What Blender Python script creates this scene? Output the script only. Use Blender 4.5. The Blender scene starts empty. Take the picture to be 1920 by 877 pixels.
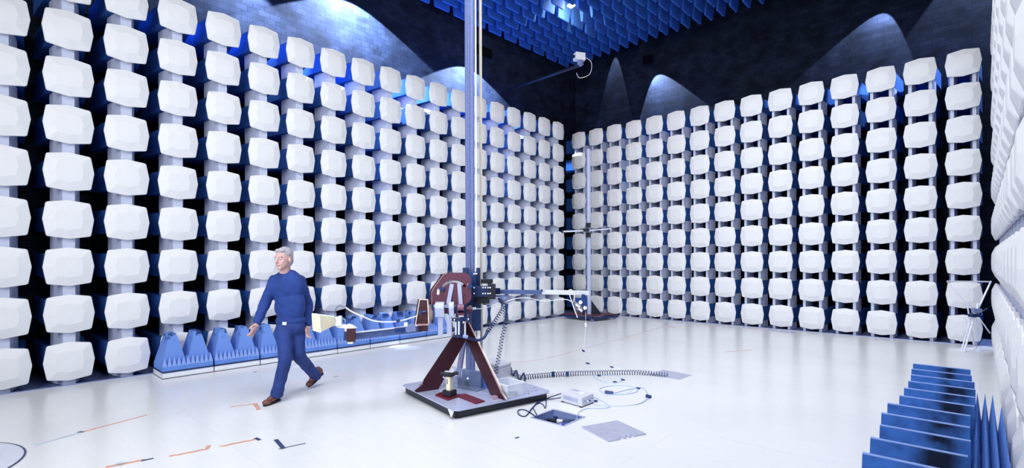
import bpy, bmesh, math, random
from mathutils import Vector, Matrix, noise
random.seed(7)
PI = math.pi
C = bpy.context.scene.collection
S = bpy.context.scene

# ------------------------------------------------------------------ camera
YAW, ROLL, FPX, CX, CY = 0.75878, math.radians(-0.221), 941.914, 944.379, 487.656
FL = -1.56                                   # floor height, camera at the origin
RT = Vector((math.cos(YAW), math.sin(YAW), 0)); FW = Vector((-math.sin(YAW), math.cos(YAW), 0)); UP = Vector((0, 0, 1))
R3 = RT*math.cos(ROLL) + UP*math.sin(ROLL); U3 = UP*math.cos(ROLL) - RT*math.sin(ROLL)
cd = bpy.data.cameras.new('camera'); cam = bpy.data.objects.new('camera', cd); C.objects.link(cam); S.camera = cam
cd.sensor_width = 36; cd.lens = FPX/1920*36
cd.shift_x = (960-CX)/1920; cd.shift_y = (CY-438.5)/1920
cd.clip_start = 0.05; cd.clip_end = 100
cam.matrix_world = Matrix(((R3.x, U3.x, -FW.x, 0), (R3.y, U3.y, -FW.y, 0), (R3.z, U3.z, -FW.z, 0), (0, 0, 0, 1)))
def P(x, y, Z): return (FW + R3*((x-CX)/FPX) - U3*((y-CY)/FPX))*Z          # survey: a point at depth Z
def G(x, y, z=FL):                                                          # survey: a point on a level plane
    d = FW + R3*((x-CX)/FPX) - U3*((y-CY)/FPX); return d*(z/d.z)

# ------------------------------------------------------------------ light
S.view_settings.view_transform = 'Standard'; S.view_settings.look = 'None'
S.view_settings.exposure = 0.0; S.view_settings.gamma = 1
W = bpy.data.worlds.new('world'); S.world = W; W.use_nodes = True
W.node_tree.nodes['Background'].inputs[0].default_value = (.2, .4, 1, 1); W.node_tree.nodes['Background'].inputs[1].default_value = 0.02
def area(name, loc, aim, sx, sy, power, col=(.955, .975, 1), spread=180):
    l = bpy.data.lights.new(name, 'AREA'); l.shape = 'RECTANGLE'; l.size = sx; l.size_y = sy; l.energy = power; l.color = col; l.spread = math.radians(spread)
    o = bpy.data.objects.new(name, l); C.objects.link(o); o.location = loc
    o.rotation_euler = (Vector(aim)-Vector(loc)).to_track_quat('-Z', 'Y').to_euler(); return o
def spot(name, loc, aim, power, angle, blend=.15, col=(.75, .85, 1), r=.05):
    l = bpy.data.lights.new(name, 'SPOT'); l.energy = power; l.spot_size = math.radians(angle); l.spot_blend = blend; l.color = col; l.shadow_soft_size = r
    o = bpy.data.objects.new(name, l); C.objects.link(o); o.location = loc
    o.rotation_euler = (Vector(aim)-Vector(loc)).to_track_quat('-Z', 'Y').to_euler(); return o
area('fill_light', (-2.2, 2.6, 5.9), (-5.2, 7.0, -1.5), 3.5, 3.5, 265, spread=140)  # unseen area lights, this and those below, added as general fill
area('fill_light', (-4.4, .6, 5.9), (-6.0, 3.4, -1.5), 3.0, 3.0, 35, spread=140)
area('fill_light', (-2.6, 7.6, 6.4), (-2.6, 9.6, -1.5), 3.4, 2.6, 165, spread=130)
area('fill_light', (-2.6, -2.8, 2.4), (-4.6, 6.0, 0.2), 4.5, 4.0, 375, spread=150)
WASH = []
def washer(loc, aim, power, half, blend=.08): WASH.append(loc); spot('wall_washer', loc, aim, power, 2*half, blend, (.60, .74, 1), .012)
washer((-9.17, 3.4, 5.2), (-9.22, 3.3, 4.2), 900, 60, .3)
washer((-8.87, 5.34, 5.74), (-8.95, 5.40, 4.6), 4000, 61, .05)
washer((-8.95, 8.7, 5.24), (-9.04, 8.74, 4.2), 2600, 60, .05)
washer((-8.06, 13.33, 7.0), (-8.12, 13.34, 5.0), 1100, 13.5)
washer((-6.84, 13.23, 5.75), (-6.60, 13.26, 4.8), 1700, 31)
washer((-1.35, 13.23, 5.70), (-1.70, 13.25, 4.7), 700, 34)
washer((.45, 13.23, 7.0), (.42, 13.25, 5.0), 3000, 34)

# ------------------------------------------------------------------ materials
MT = {}
def srgb(r, g, b): return tuple(((c/255/12.92) if c/255 <= .04045 else ((c/255+.055)/1.055)**2.4) for c in (r, g, b)) + (1,)
def mat(name, col, rough=.6, metal=0., var=.06, scale=8., bump=0., bscale=60., alpha=1., trans=0., emit=0., spec=.5, coat=0.):
    if name in MT: return MT[name]
    m = bpy.data.materials.new(name); m.use_nodes = True; nt = m.node_tree; b = nt.nodes['Principled BSDF']
    b.inputs['Roughness'].default_value = rough; b.inputs['Metallic'].default_value = metal
    b.inputs['Specular IOR Level'].default_value = spec; b.inputs['Coat Weight'].default_value = coat
    b.inputs['Transmission Weight'].default_value = trans; b.inputs['Alpha'].default_value = alpha
    tc = nt.nodes.new('ShaderNodeTexCoord')
    n = nt.nodes.new('ShaderNodeTexNoise'); n.inputs['Scale'].default_value = scale; n.inputs['Detail'].default_value = 4
    nt.links.new(tc.outputs['Object'], n.inputs['Vector'])
    r = nt.nodes.new('ShaderNodeMapRange'); r.inputs['From Min'].default_value = .3; r.inputs['From Max'].default_value = .7
    r.inputs['To Min'].default_value = 1-var; r.inputs['To Max'].default_value = 1+var
    nt.links.new(n.outputs['Fac'], r.inputs['Value'])
    mx = nt.nodes.new('ShaderNodeVectorMath'); mx.operation = 'SCALE'; mx.inputs[0].default_value = col[:3]
    nt.links.new(r.outputs['Result'], mx.inputs['Scale']); nt.links.new(mx.outputs['Vector'], b.inputs['Base Color'])
    if bump:
        n2 = nt.nodes.new('ShaderNodeTexNoise'); n2.inputs['Scale'].default_value = bscale; nt.links.new(tc.outputs['Object'], n2.inputs['Vector'])
        bp = nt.nodes.new('ShaderNodeBump'); bp.inputs['Strength'].default_value = bump; bp.inputs['Distance'].default_value = .01
        nt.links.new(n2.outputs['Fac'], bp.inputs['Height']); nt.links.new(bp.outputs['Normal'], b.inputs['Normal'])
    if emit:
        b.inputs['Emission Color'].default_value = col; b.inputs['Emission Strength'].default_value = emit
    MT[name] = m; return m
white_cap = mat('white_foam_cap', (.80, .815, .86), .55, var=.025, scale=3, bump=.12, bscale=90)
post_white = mat('white_foam_post', (.56, .61, .80), .6, var=.04, scale=4, bump=.2, bscale=70)  # greyed below white: shade of the side faces put into the colour
foam = mat('blue_foam', (.030, .12, .43), .9, var=.12, scale=5, bump=.3, bscale=120, spec=.2)
foam_ceiling = mat('blue_ceiling_foam', (.030, .125, .46), .85, var=.12, scale=2, bump=.2, bscale=80, spec=.3)
foam_light = mat('pale_blue_foam', (.13, .27, .72), .9, var=.08, scale=10, bump=.3, bscale=150, spec=.2)
foam_dark = mat('worn_blue_foam', (.04, .14, .5), .9, var=.35, scale=5, bump=.5, bscale=60, spec=.2)
foam_worn = mat('soot_dark_foam', (.03, .07, .2), .9, var=.5, scale=12, spec=.2)
tray = mat('white_tray_board', (.78, .81, .9), .4, var=.03)
black = mat('black_plastic', (.006, .008, .02), .45, var=.2)
navy = mat('navy_metal', (.012, .03, .12), .4, .2, var=.2)
navy2 = mat('dark_blue_plastic', (.014, .045, .18), .4, var=.15)
wine = mat('wine_red_laminate', (.045, .008, .018), .4, var=.25, scale=14)
plum = mat('plum_laminate', (.10, .022, .055), .5, var=.12, scale=20)
red = mat('dark_red_board', (.13, .008, .022), .35, var=.15)
edge_cream = mat('cream_ply_edge', (.75, .62, .6), .6)
lav_wood = mat('lavender_grey_board', (.25, .25, .5), .5, var=.1)
alu = mat('blue_grey_metal', (.26, .32, .58), .4, .3, var=.1, scale=20)
alu_dark = mat('slate_blue_metal', (.10, .15, .36), .4, .3, var=.1, scale=20)
alu_white = mat('pale_metal', (.74, .78, .9), .35, .1, var=.04)
grey_plate = mat('grey_platform_sheet', (.46, .5, .72), .22, .2, var=.08, scale=6)
silver_tape = mat('silver_tape', (.45, .5, .7), .35, .3, var=.1)
white_p = mat('white_plastic', (.83, .85, .92), .35, var=.02)
cream = mat('cream_board', (.86, .80, .60), .6, var=.03)
cream_rod = mat('cream_rod', (.72, .68, .6), .4, var=.03)
clear = mat('clear_acrylic', (.75, .85, 1), .05, trans=.9, var=0)
milky = mat('milky_plastic', (.86, .9, 1), .2, alpha=.42, var=.02)
cable_white = mat('white_cable', (.80, .85, .95), .4)
cable_blue = mat('pale_blue_cable', (.42, .56, .86), .4)
cable_dark = mat('dark_blue_cable', (.012, .03, .12), .45)
cable_red = mat('thin_red_cable', (.70, .45, .50), .5)
copper = mat('copper_tape', (.80, .42, .30), .3, .3, var=.15, scale=40)
tape_dark = mat('dark_tape', (.03, .05, .14), .5)
tape_grey = mat('grey_tape', (.5, .55, .68), .5)
steel_plate = mat('brushed_cover_plate', (.50, .53, .70), .4, .3, var=.08, scale=12)
instrument = mat('pale_instrument_case', (.62, .64, .76), .45, var=.03)
orange = mat('orange_knob', (.7, .25, .04), .5)

def nodes_mat(name):
    m = bpy.data.materials.new(name); m.use_nodes = True; return m, m.node_tree, m.node_tree.nodes['Principled BSDF']
def ferrite_mat(name, swap):
    m, nt, b = nodes_mat(name); N, Lk = nt.nodes.new, nt.links.new
    tc = N('ShaderNodeTexCoord'); sp = N('ShaderNodeSeparateXYZ'); Lk(tc.outputs['Object'], sp.inputs[0])
    cb = N('ShaderNodeCombineXYZ'); Lk(sp.outputs[1 if swap else 0], cb.inputs[0]); Lk(sp.outputs[2], cb.inputs[1])
    br = N('ShaderNodeTexBrick'); Lk(cb.outputs[0], br.inputs['Vector'])
    br.inputs['Scale'].default_value = 1; br.inputs['Brick Width'].default_value = .2; br.inputs['Row Height'].default_value = .1; br.inputs['Mortar Size'].default_value = .003
    br.inputs['Color1'].default_value = (.006, .0095, .021, 1); br.inputs['Color2'].default_value = (.011, .016, .032, 1); br.inputs['Mortar'].default_value = (.003, .005, .012, 1)
    no = N('ShaderNodeTexNoise'); Lk(cb.outputs[0], no.inputs['Vector']); no.inputs['Scale'].default_value = 2.2; no.inputs['Detail'].default_value = 8
    mr = N('ShaderNodeMapRange'); Lk(no.outputs['Fac'], mr.inputs[0]); mr.inputs[1].default_value = .3; mr.inputs[2].default_value = .7; mr.inputs[3].default_value = .5; mr.inputs[4].default_value = 1.5
    sc = N('ShaderNodeVectorMath'); sc.operation = 'SCALE'; Lk(br.outputs['Color'], sc.inputs[0]); Lk(mr.outputs[0], sc.inputs['Scale'])
    # screw holes on a regular grid
    fr = N('ShaderNodeVectorMath'); fr.operation = 'MULTIPLY'; Lk(cb.outputs[0], fr.inputs[0]); fr.inputs[1].default_value = (1/.2, 1/.3, 0)
    f2 = N('ShaderNodeVectorMath'); f2.operation = 'FRACTION'; Lk(fr.outputs[0], f2.inputs[0])
    f3 = N('ShaderNodeVectorMath'); f3.operation = 'SUBTRACT'; Lk(f2.outputs[0], f3.inputs[0]); f3.inputs[1].default_value = (.5, .5, 0)
    f4 = N('ShaderNodeVectorMath'); f4.operation = 'MULTIPLY'; Lk(f3.outputs[0], f4.inputs[0]); f4.inputs[1].default_value = (.2, .3, 0)
    ln = N('ShaderNodeVectorMath'); ln.operation = 'LENGTH'; Lk(f4.outputs[0], ln.inputs[0])
    gt = N('ShaderNodeMath'); gt.operation = 'GREATER_THAN'; gt.inputs[1].default_value = .011; Lk(ln.outputs['Value'], gt.inputs[0])
    mn = N('ShaderNodeMapRange'); Lk(gt.outputs[0], mn.inputs[0]); mn.inputs[3].default_value = .2
    s2 = N('ShaderNodeVectorMath'); s2.operation = 'SCALE'; Lk(sc.outputs[0], s2.inputs[0]); Lk(mn.outputs[0], s2.inputs['Scale'])
    Lk(s2.outputs[0], b.inputs['Base Color']); b.inputs['Roughness'].default_value = .85; b.inputs['Specular IOR Level'].default_value = .1
    return m
fer_x = ferrite_mat('ferrite_tile_side', True); fer_y = ferrite_mat('ferrite_tile_far', False)
def floor_mat():
    m, nt, b = nodes_mat('white_vinyl_floor'); N, Lk = nt.nodes.new, nt.links.new
    tc = N('ShaderNodeTexCoord'); no = N('ShaderNodeTexNoise'); Lk(tc.outputs['Object'], no.inputs['Vector']); no.inputs['Scale'].default_value = .8; no.inputs['Detail'].default_value = 8
    mr = N('ShaderNodeMapRange'); Lk(no.outputs['Fac'], mr.inputs[0]); mr.inputs[1].default_value = .3; mr.inputs[2].default_value = .7; mr.inputs[3].default_value = .95; mr.inputs[4].default_value = 1.03
    br = N('ShaderNodeTexBrick'); Lk(tc.outputs['Object'], br.inputs['Vector']); br.inputs['Scale'].default_value = 1; br.inputs['Brick Width'].default_value = 4; br.inputs['Row Height'].default_value = 1.5
    br.inputs['Mortar Size'].default_value = .0035; br.inputs['Color1'].default_value = (.76, .775, .82, 1); br.inputs['Color2'].default_value = (.76, .775, .82, 1); br.inputs['Mortar'].default_value = (.68, .70, .77, 1)
    sc = N('ShaderNodeVectorMath'); sc.operation = 'SCALE'; Lk(br.outputs['Color'], sc.inputs[0]); Lk(mr.outputs[0], sc.inputs['Scale'])
    # fine scratches
    mp = N('ShaderNodeMapping'); Lk(tc.outputs['Object'], mp.inputs[0]); mp.inputs['Scale'].default_value = (2, 22, 1); mp.inputs['Rotation'].default_value = (0, 0, .5)
    n2 = N('ShaderNodeTexNoise'); Lk(mp.outputs[0], n2.inputs['Vector']); n2.inputs['Scale'].default_value = 1.2; n2.inputs['Detail'].default_value = 6
    m2 = N('ShaderNodeMapRange'); Lk(n2.outputs['Fac'], m2.inputs[0]); m2.inputs[1].default_value = .3; m2.inputs[2].default_value = .75; m2.inputs[3].default_value = .985; m2.inputs[4].default_value = 1.02
    s2 = N('ShaderNodeVectorMath'); s2.operation = 'SCALE'; Lk(sc.outputs[0], s2.inputs[0]); Lk(m2.outputs[0], s2.inputs['Scale'])
    Lk(s2.outputs[0], b.inputs['Base Color']); b.inputs['Roughness'].default_value = .24; b.inputs['Specular IOR Level'].default_value = .45
    return m
floor_m = floor_mat()
under_m = mat('painted_shade_floor', (.12, .16, .34), .5, var=.3, scale=2)  # shade behind the floor edge painted in as a dark floor colour

# ------------------------------------------------------------------ helpers
class MB:
    def __init__(s): s.b = bmesh.new()
    def box(s, c, size, rot=None):
        M = Matrix.Translation(Vector(c)) @ (rot.to_4x4() if rot else Matrix.Identity(4)) @ Matrix.Diagonal((*size, 1))
        bmesh.ops.create_cube(s.b, size=1, matrix=M); return s
    def frustum(s, z0, z1, a, b, c=(0, 0), d=(0, 0)):       # a,b half sizes at z0; c,d centre offsets
        v = [s.b.verts.new((c[0]+sx*a[0], c[1]+sy*a[1], z0)) for sx, sy in ((-1, -1), (1, -1), (1, 1), (-1, 1))]
        w = [s.b.verts.new((d[0]+sx*b[0], d[1]+sy*b[1], z1)) for sx, sy in ((-1, -1), (1, -1), (1, 1), (-1, 1))]
        s.b.faces.new(v[::-1]); s.b.faces.new(w)
        for i in range(4): s.b.faces.new((v[i], v[(i+1) % 4], w[(i+1) % 4], w[i]))
        return s
    def bar(s, p, q, w, h, up=UP):                          # rectangular bar between two points
        p, q = Vector(p), Vector(q); d = (q-p).normalized()
        if abs(d.dot(up)) > .99: up = Vector((1, 0, 0))
        a = d.cross(up).normalized(); b = a.cross(d)
        vs = [[s.b.verts.new(o + a*(sx*w/2) + b*(sy*h/2)) for sx, sy in ((-1, -1), (1, -1), (1, 1), (-1, 1))] for o in (p, q)]
        s.b.faces.new(vs[0]); s.b.faces.new(vs[1][::-1])
        for i in range(4): s.b.faces.new((vs[0][i], vs[1][i], vs[1][(i+1) % 4], vs[0][(i+1) % 4]))
        return s
    def tube(s, p, q, r, r2=None, n=12):
        p, q = Vector(p), Vector(q); d = q-p; r2 = r if r2 is None else r2
        M = Matrix.Translation((p+q)/2) @ d.to_track_quat('Z', 'Y').to_matrix().to_4x4()
        bmesh.ops.create_cone(s.b, cap_ends=True, segments=n, radius1=r, radius2=r2, depth=d.length, matrix=M); return s
    def ball(s, c, r, n=12, sc=(1, 1, 1), rot=None):
        M = Matrix.Translation(Vector(c)) @ (rot.to_4x4() if rot else Matrix.Identity(4)) @ Matrix.Diagonal((*sc, 1))
        bmesh.ops.create_uvsphere(s.b, u_segments=n*2, v_segments=n, radius=r, matrix=M); return s
    def plate(s, o, u, v, pts, t):                          # extruded polygon in the (u,v) plane
        o, u, v = Vector(o), Vector(u), Vector(v); n = u.cross(v).normalized()
        A = [s.b.verts.new(o+u*x+v*y) for x, y in pts]; B = [s.b.verts.new(o+u*x+v*y+n*t) for x, y in pts]
        s.b.faces.new(A[::-1]); s.b.faces.new(B)
        for i in range(len(A)): j = (i+1) % len(A); s.b.faces.new((A[i], A[j], B[j], B[i]))
        return s
    def build(s, name, m, parent=None, loc=None, bevel=0, smooth=False):
        bmesh.ops.recalc_face_normals(s.b, faces=s.b.faces)
        me = bpy.data.meshes.new(name)
        o = bpy.data.objects.new(name, me); C.objects.link(o)
        if loc is not None and parent is None:
            bmesh.ops.translate(s.b, verts=s.b.verts, vec=-Vector(loc)); o.location = loc
        if parent is not None:
            o.parent = parent
            if loc == 'world':
                bmesh.ops.transform(s.b, verts=s.b.verts, matrix=parent.matrix_basis.inverted())
        if smooth:
            for f in s.b.faces: f.smooth = True
        s.b.to_mesh(me); s.b.free()
        if m: me.materials.append(m)
        if bevel:
            md = o.modifiers.new('bevel', 'BEVEL'); md.width = bevel; md.segments = 2; md.limit_method = 'ANGLE'
        return o
def tag(o, label=None, cat=None, group=None, kind=None):
    if label: o['label'] = label
    if cat: o['category'] = cat
    if group: o['group'] = group
    if kind: o['kind'] = kind
    return o
def thing(name, label, cat, loc=(0, 0, 0), rz=0, group=None):
    o = bpy.data.objects.new(name, None); C.objects.link(o); o.location = loc; o.rotation_euler = (0, 0, rz); o.empty_display_size = .1
    return tag(o, label, cat, group)
def mesh_from(name, b, m, smooth=False):
    bmesh.ops.recalc_face_normals(b, faces=b.faces); me = bpy.data.meshes.new(name)
    for f in b.faces: f.smooth = smooth
    b.to_mesh(me); b.free(); me.materials.append(m); return me
def inst(name, me, parent=None, loc=(0, 0, 0), rot=(0, 0, 0)):
    o = bpy.data.objects.new(name, me); C.objects.link(o); o.parent = parent; o.location = loc; o.rotation_euler = rot; return o
def catmull(pts, n=8):
    pts = [Vector(p) for p in pts]; out = []
    for i in range(len(pts)-1):
        a = pts[max(i-1, 0)]; b = pts[i]; c = pts[i+1]; d = pts[min(i+2, len(pts)-1)]
        for k in range(n):
            t = k/n; out.append(.5*((2*b)+(c-a)*t+(2*a-5*b+4*c-d)*t*t+(3*b-a-3*c+d)*t**3))
    out.append(pts[-1]); return out
def wire(name, pts, r, m, parent=None, smooth=8):
    pl = catmull(pts, smooth) if smooth else [Vector(p) for p in pts]
    nn = 6 if r < .01 else 10
    off = parent.location.copy() if parent is not None else pl[0].copy()
    bm = bmesh.new(); prev = None; nrm = None; rings = []
    for i, p in enumerate(pl):
        d = (pl[min(i+1, len(pl)-1)]-pl[max(i-1, 0)]); d = d.normalized() if d.length > 1e-9 else Vector((1, 0, 0))
        if nrm is None: nrm = d.orthogonal().normalized()
        nrm = nrm-d*nrm.dot(d); nrm = nrm.normalized() if nrm.length > 1e-6 else d.orthogonal().normalized(); bn = d.cross(nrm)
        rings.append([bm.verts.new(p-off+nrm*math.cos(2*PI*k/nn)*r+bn*math.sin(2*PI*k/nn)*r) for k in range(nn)])
    for a_, b_ in zip(rings, rings[1:]):
        for k in range(nn): j = (k+1) % nn; bm.faces.new((a_[k], a_[j], b_[j], b_[k]))
    bm.faces.new(rings[0][::-1]); bm.faces.new(rings[-1])
    o = bpy.data.objects.new(name, mesh_from(name, bm, m, True)); C.objects.link(o)
    if parent is not None: o.parent = parent
    else: o.location = off
    return o
def helix(path, turns, rad, per=14, jig=0):
    pl = catmull([Vector(p) for p in path], 12); n = turns*per; out = []
    L = [0]
    for i in range(1, len(pl)): L.append(L[-1]+(pl[i]-pl[i-1]).length)
    j = 0
    for k in range(n+1):
        s = L[-1]*k/n
        while j < len(L)-2 and L[j+1] < s: j += 1
        t = (s-L[j])/max(L[j+1]-L[j], 1e-6); c = pl[j].lerp(pl[j+1], t); d = (pl[j+1]-pl[j]).normalized()
        a = d.cross(UP if abs(d.z) < .9 else Vector((1, 0, 0))).normalized(); b = d.cross(a)
        th = 2*PI*k/per; rr = rad*(1+jig*math.sin(k*.13)); out.append(c+a*math.cos(th)*rr+b*math.sin(th)*rr)
    return out
ORD = ['', 'first', 'second', 'third', 'fourth', 'fifth', 'sixth', 'seventh', 'eighth', 'ninth', 'tenth', 'eleventh', 'twelfth', 'thirteenth', 'fourteenth', 'fifteenth', 'sixteenth', 'seventeenth', 'eighteenth', 'nineteenth', 'twentieth', 'twenty-first', 'twenty-second', 'twenty-third', 'twenty-fourth', 'twenty-fifth', 'twenty-sixth']

# ------------------------------------------------------------------ room shell
XL, YF, XR = -8.372, 12.328, .185                # rim planes of the three absorber walls
WX0, WX1, WY0, WY1, CZ = -9.57, 1.385, -4.0, 13.53, 7.15
def shell(name, c, size, m): return tag(MB().box(c, size).build(name, m), kind='structure')
shell('wall_left', (WX0-.05, (WY0+WY1)/2, (FL+CZ)/2), (.1, WY1-WY0+.2, CZ-FL+.2), fer_x)
shell('wall_right', (WX1+.05, (WY0+WY1)/2, (FL+CZ)/2), (.1, WY1-WY0+.2, CZ-FL+.2), fer_x)
shell('wall_back', ((WX0+WX1)/2, WY1+.05, (FL+CZ)/2), (WX1-WX0, .1, CZ-FL+.2), fer_y)
shell('wall_front', ((WX0+WX1)/2, WY0-.05, (FL+CZ)/2), (WX1-WX0, .1, CZ-FL+.2), fer_y)
shell('ceiling', ((WX0+WX1)/2, (WY0+WY1)/2, CZ+.05), (WX1-WX0, WY1-WY0, .1), fer_y)
# floor with the opening of the open floor box
PIT = [G(998, 783), G(1038, 768), G(1094, 782), G(1056, 798)]
u_ = (PIT[1]-PIT[0]); 
b = bmesh.new()
fx0, fx1, fy0, fy1 = XL+.01, XR+.02, WY0, YF+.02
outer = [b.verts.new((x, y, FL)) for x, y in ((fx0, fy0), (fx1, fy0), (fx1, fy1), (fx0, fy1))]
ph = sorted(PIT, key=lambda p: math.atan2(p.y-sum(q.y for q in PIT)/4, p.x-sum(q.x for q in PIT)/4))
pit = [b.verts.new(p) for p in ph]               # ccw, starts near angle -pi (left/bottom)
def near(v): return min(range(4), key=lambda i: (pit[i].co-v.co).length)
st = near(outer[0])
for i in range(4):
    j = (i+1) % 4
    b.faces.new((outer[i], outer[j], pit[(st+j) % 4], pit[(st+i) % 4]))
me = bpy.data.meshes.new('floor'); bmesh.ops.recalc_face_normals(b, faces=b.faces)
if b.faces[:][0].normal.z < 0: bmesh.ops.reverse_faces(b, faces=b.faces)
b.to_mesh(me); b.free(); me.materials.append(floor_m)
fo = bpy.data.objects.new('floor', me); C.objects.link(fo); tag(fo, kind='structure')
shell('trim_1', ((WX0+XL)/2, (WY0+WY1)/2, FL-.04), (XL-WX0, WY1-WY0, .06), under_m)
shell('trim_2', ((XL+WX1)/2, (YF+WY1)/2+.01, FL-.04), (WX1-XL, WY1-YF, .06), under_m)
shell('trim_3', ((XR+WX1)/2+.02, (WY0+YF)/2, FL-.04), (WX1-XR, YF-WY0, .06), under_m)
tag(MB().box((XL+.0, (WY0+YF)/2, FL+.004), (.03, YF-WY0, .012)).build('trim_4', alu), kind='structure')
tag(MB().box(((XL+XR)/2, YF+.02, FL+.004), (XR-XL, .03, .012)).build('trim_5', alu), kind='structure')

# ------------------------------------------------------------------ wall absorbers
def cap_mesh():
    b = bmesh.new()
    def ring(hw, hh, bow, y, cr, mid=None):        # 20-point barrel outline
        pts = []
        cor = [(hw, hh), (-hw, hh), (-hw, -hh), (hw, -hh)]; mids = [(0, hh+bow), (-hw-bow, 0), (0, -hh-bow), (hw+bow, 0)]
        for k in range(4):
            c = Vector(cor[k]); a = Vector(mids[k-1]); n = Vector(mids[k])
            da = (a-c).normalized(); dn = (n-c).normalized()
            for p in (c+da*cr, c+(da+dn)*cr*.32, c+dn*cr): pts.append(p)
            pts.append(n)
        return [b.verts.new((p.x, y, p.y)) for p in pts]
    rs = [ring(.150, .145, .02, .075, .02), ring(.207, .202, .033, .035, .016), ring(.217, .213, .034, .006, .018), ring(.213, .209, .034, -.005, .018), ring(.115, .110, .024, -.046, .010)]
    for r0, r1 in zip(rs, rs[1:]):
        for i in range(len(r0)): j = (i+1) % len(r0); b.faces.new((r0[i], r0[j], r1[j], r1[i]))
    b.faces.new(rs[0]); c = b.verts.new((0, -.052, 0)); r = rs[-1]
    for i in range(len(r)): b.faces.new((r[i], r[(i+1) % len(r)], c))
    return mesh_from('cap', b, white_cap)
cap_me = cap_mesh()
def body_mesh():
    m = MB()
    v = [[m.b.verts.new((sx*w, y, z)) for sx, z in ((-1, z0), (1, z0), (1, z1), (-1, z1))] for y, w, z0, z1 in ((.06, .175, -.155, .16), (.5, .215, -.15, .175), (1.18, .255, -.11, .19))]
    m.b.faces.new(v[0]); m.b.faces.new(v[-1][::-1])
    for a, c in zip(v, v[1:]):
        for i in range(4): j = (i+1) % 4; m.b.faces.new((a[i], a[j], c[j], c[i]))
    return mesh_from('foam_body', m.b, foam)
body_me = body_mesh()
bare_me = body_me.copy()
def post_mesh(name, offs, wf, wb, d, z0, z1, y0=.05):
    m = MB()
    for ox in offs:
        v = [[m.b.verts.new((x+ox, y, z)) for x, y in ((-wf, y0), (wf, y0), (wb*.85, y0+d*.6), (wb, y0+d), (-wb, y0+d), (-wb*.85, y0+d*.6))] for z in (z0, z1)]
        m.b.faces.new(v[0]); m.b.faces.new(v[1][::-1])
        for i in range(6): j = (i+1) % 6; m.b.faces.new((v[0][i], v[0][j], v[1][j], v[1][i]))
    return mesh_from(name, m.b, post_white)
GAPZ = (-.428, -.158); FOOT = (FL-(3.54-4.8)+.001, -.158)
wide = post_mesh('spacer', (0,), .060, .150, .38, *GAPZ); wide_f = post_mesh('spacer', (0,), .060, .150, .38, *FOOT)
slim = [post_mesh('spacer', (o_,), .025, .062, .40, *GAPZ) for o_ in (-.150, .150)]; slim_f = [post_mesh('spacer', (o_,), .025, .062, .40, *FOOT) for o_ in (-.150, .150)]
def absorber(loc, rz, label, group, bottom, pair=False):
    t = thing('foam_absorber', label, 'absorber', loc, rz, group)
    inst('foam_body', body_me, t)
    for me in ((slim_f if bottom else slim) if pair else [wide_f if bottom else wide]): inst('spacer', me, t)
    c = inst('cap', cap_me, t); c.location = (random.uniform(-.004, .004), random.uniform(-.004, .004), random.uniform(-.004, .004))
    c.rotation_euler = (random.uniform(-.014, .014), random.uniform(-.012, .012), random.uniform(-.014, .014))
    return t
def row_name(r): return 'bottom row' if r == 8 else ('top row' if r == 0 else f'{ORD[9-r]} row up')
ZT = 3.54
for c in range(-1, 18):
    for r in range(9):
        if c == -1 and r == 0: continue
        absorber((XL, .833+.6*c, ZT-.6*r), PI/2, f'white-faced absorber on the left wall, {ORD[c+2]} column from photo left, {row_name(r)}', 'white-faced foam absorbers on the left wall', r == 8)
for c in range(15):
    for r in range(9):
        absorber((-8.615+.6*c, YF, ZT-.6*r), 0, f'white-faced absorber on the far wall, {ORD[c+1]} column from the corner, {row_name(r)}', 'white-faced foam absorbers on the far wall', r == 8, True)
# right wall: seen edge-on
for c in range(5, 19):
    for r in range(9):
        if (c < 8 and r < 9):
            absorber((XR, .833+.6*c, ZT-.6*r), -PI/2, f'white-faced absorber on the right wall edge-on, {ORD[c-4]} column from the frame edge, {row_name(r)}', 'white-faced foam absorbers on the right wall', r == 8)
def joined(name, me_list, spots, rz, m):
    bb = bmesh.new()
    for me in me_list:
        for loc in spots:
            t = bmesh.new(); t.from_mesh(me); t.transform(Matrix.Translation(loc) @ Matrix.Rotation(rz, 4, 'Z'))
            tm = bpy.data.meshes.new('t'); t.to_mesh(tm); t.free(); bb.from_mesh(tm); bpy.data.meshes.remove(tm)
    return mesh_from(name, bb, m)
far_spots = [Vector((XR, .833+.6*c, ZT-.6*r)) for c in range(8, 19) for r in range(9)]
rest = tag(thing('foam_absorbers', 'remaining white-faced absorbers receding along the right wall, seen edge-on', 'absorber', (0, 0, 0)), kind='stuff')
tag(inst('caps', joined('caps', [cap_me], far_spots, -PI/2, white_cap), rest), kind='stuff')
tag(inst('foam_bodies', joined('foam_bodies', [body_me], far_spots, -PI/2, foam), rest), kind='stuff')
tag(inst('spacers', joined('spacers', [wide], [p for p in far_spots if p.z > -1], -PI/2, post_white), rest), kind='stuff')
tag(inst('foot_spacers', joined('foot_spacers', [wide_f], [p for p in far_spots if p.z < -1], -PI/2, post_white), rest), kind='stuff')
# bare blue foam blocks in the far left corner
for r in range(9):
    t = thing('foam_block', f'bare blue foam block in the dark far corner, {row_name(r)}', 'foam block', (-9.22, YF+.50, ZT-.6*r-.02), 0, 'bare blue blocks in the far corner')
    MB().box((0, .35, 0), (.46, .7, .40)).build('foam_body', foam, t, bevel=.01)
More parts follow.
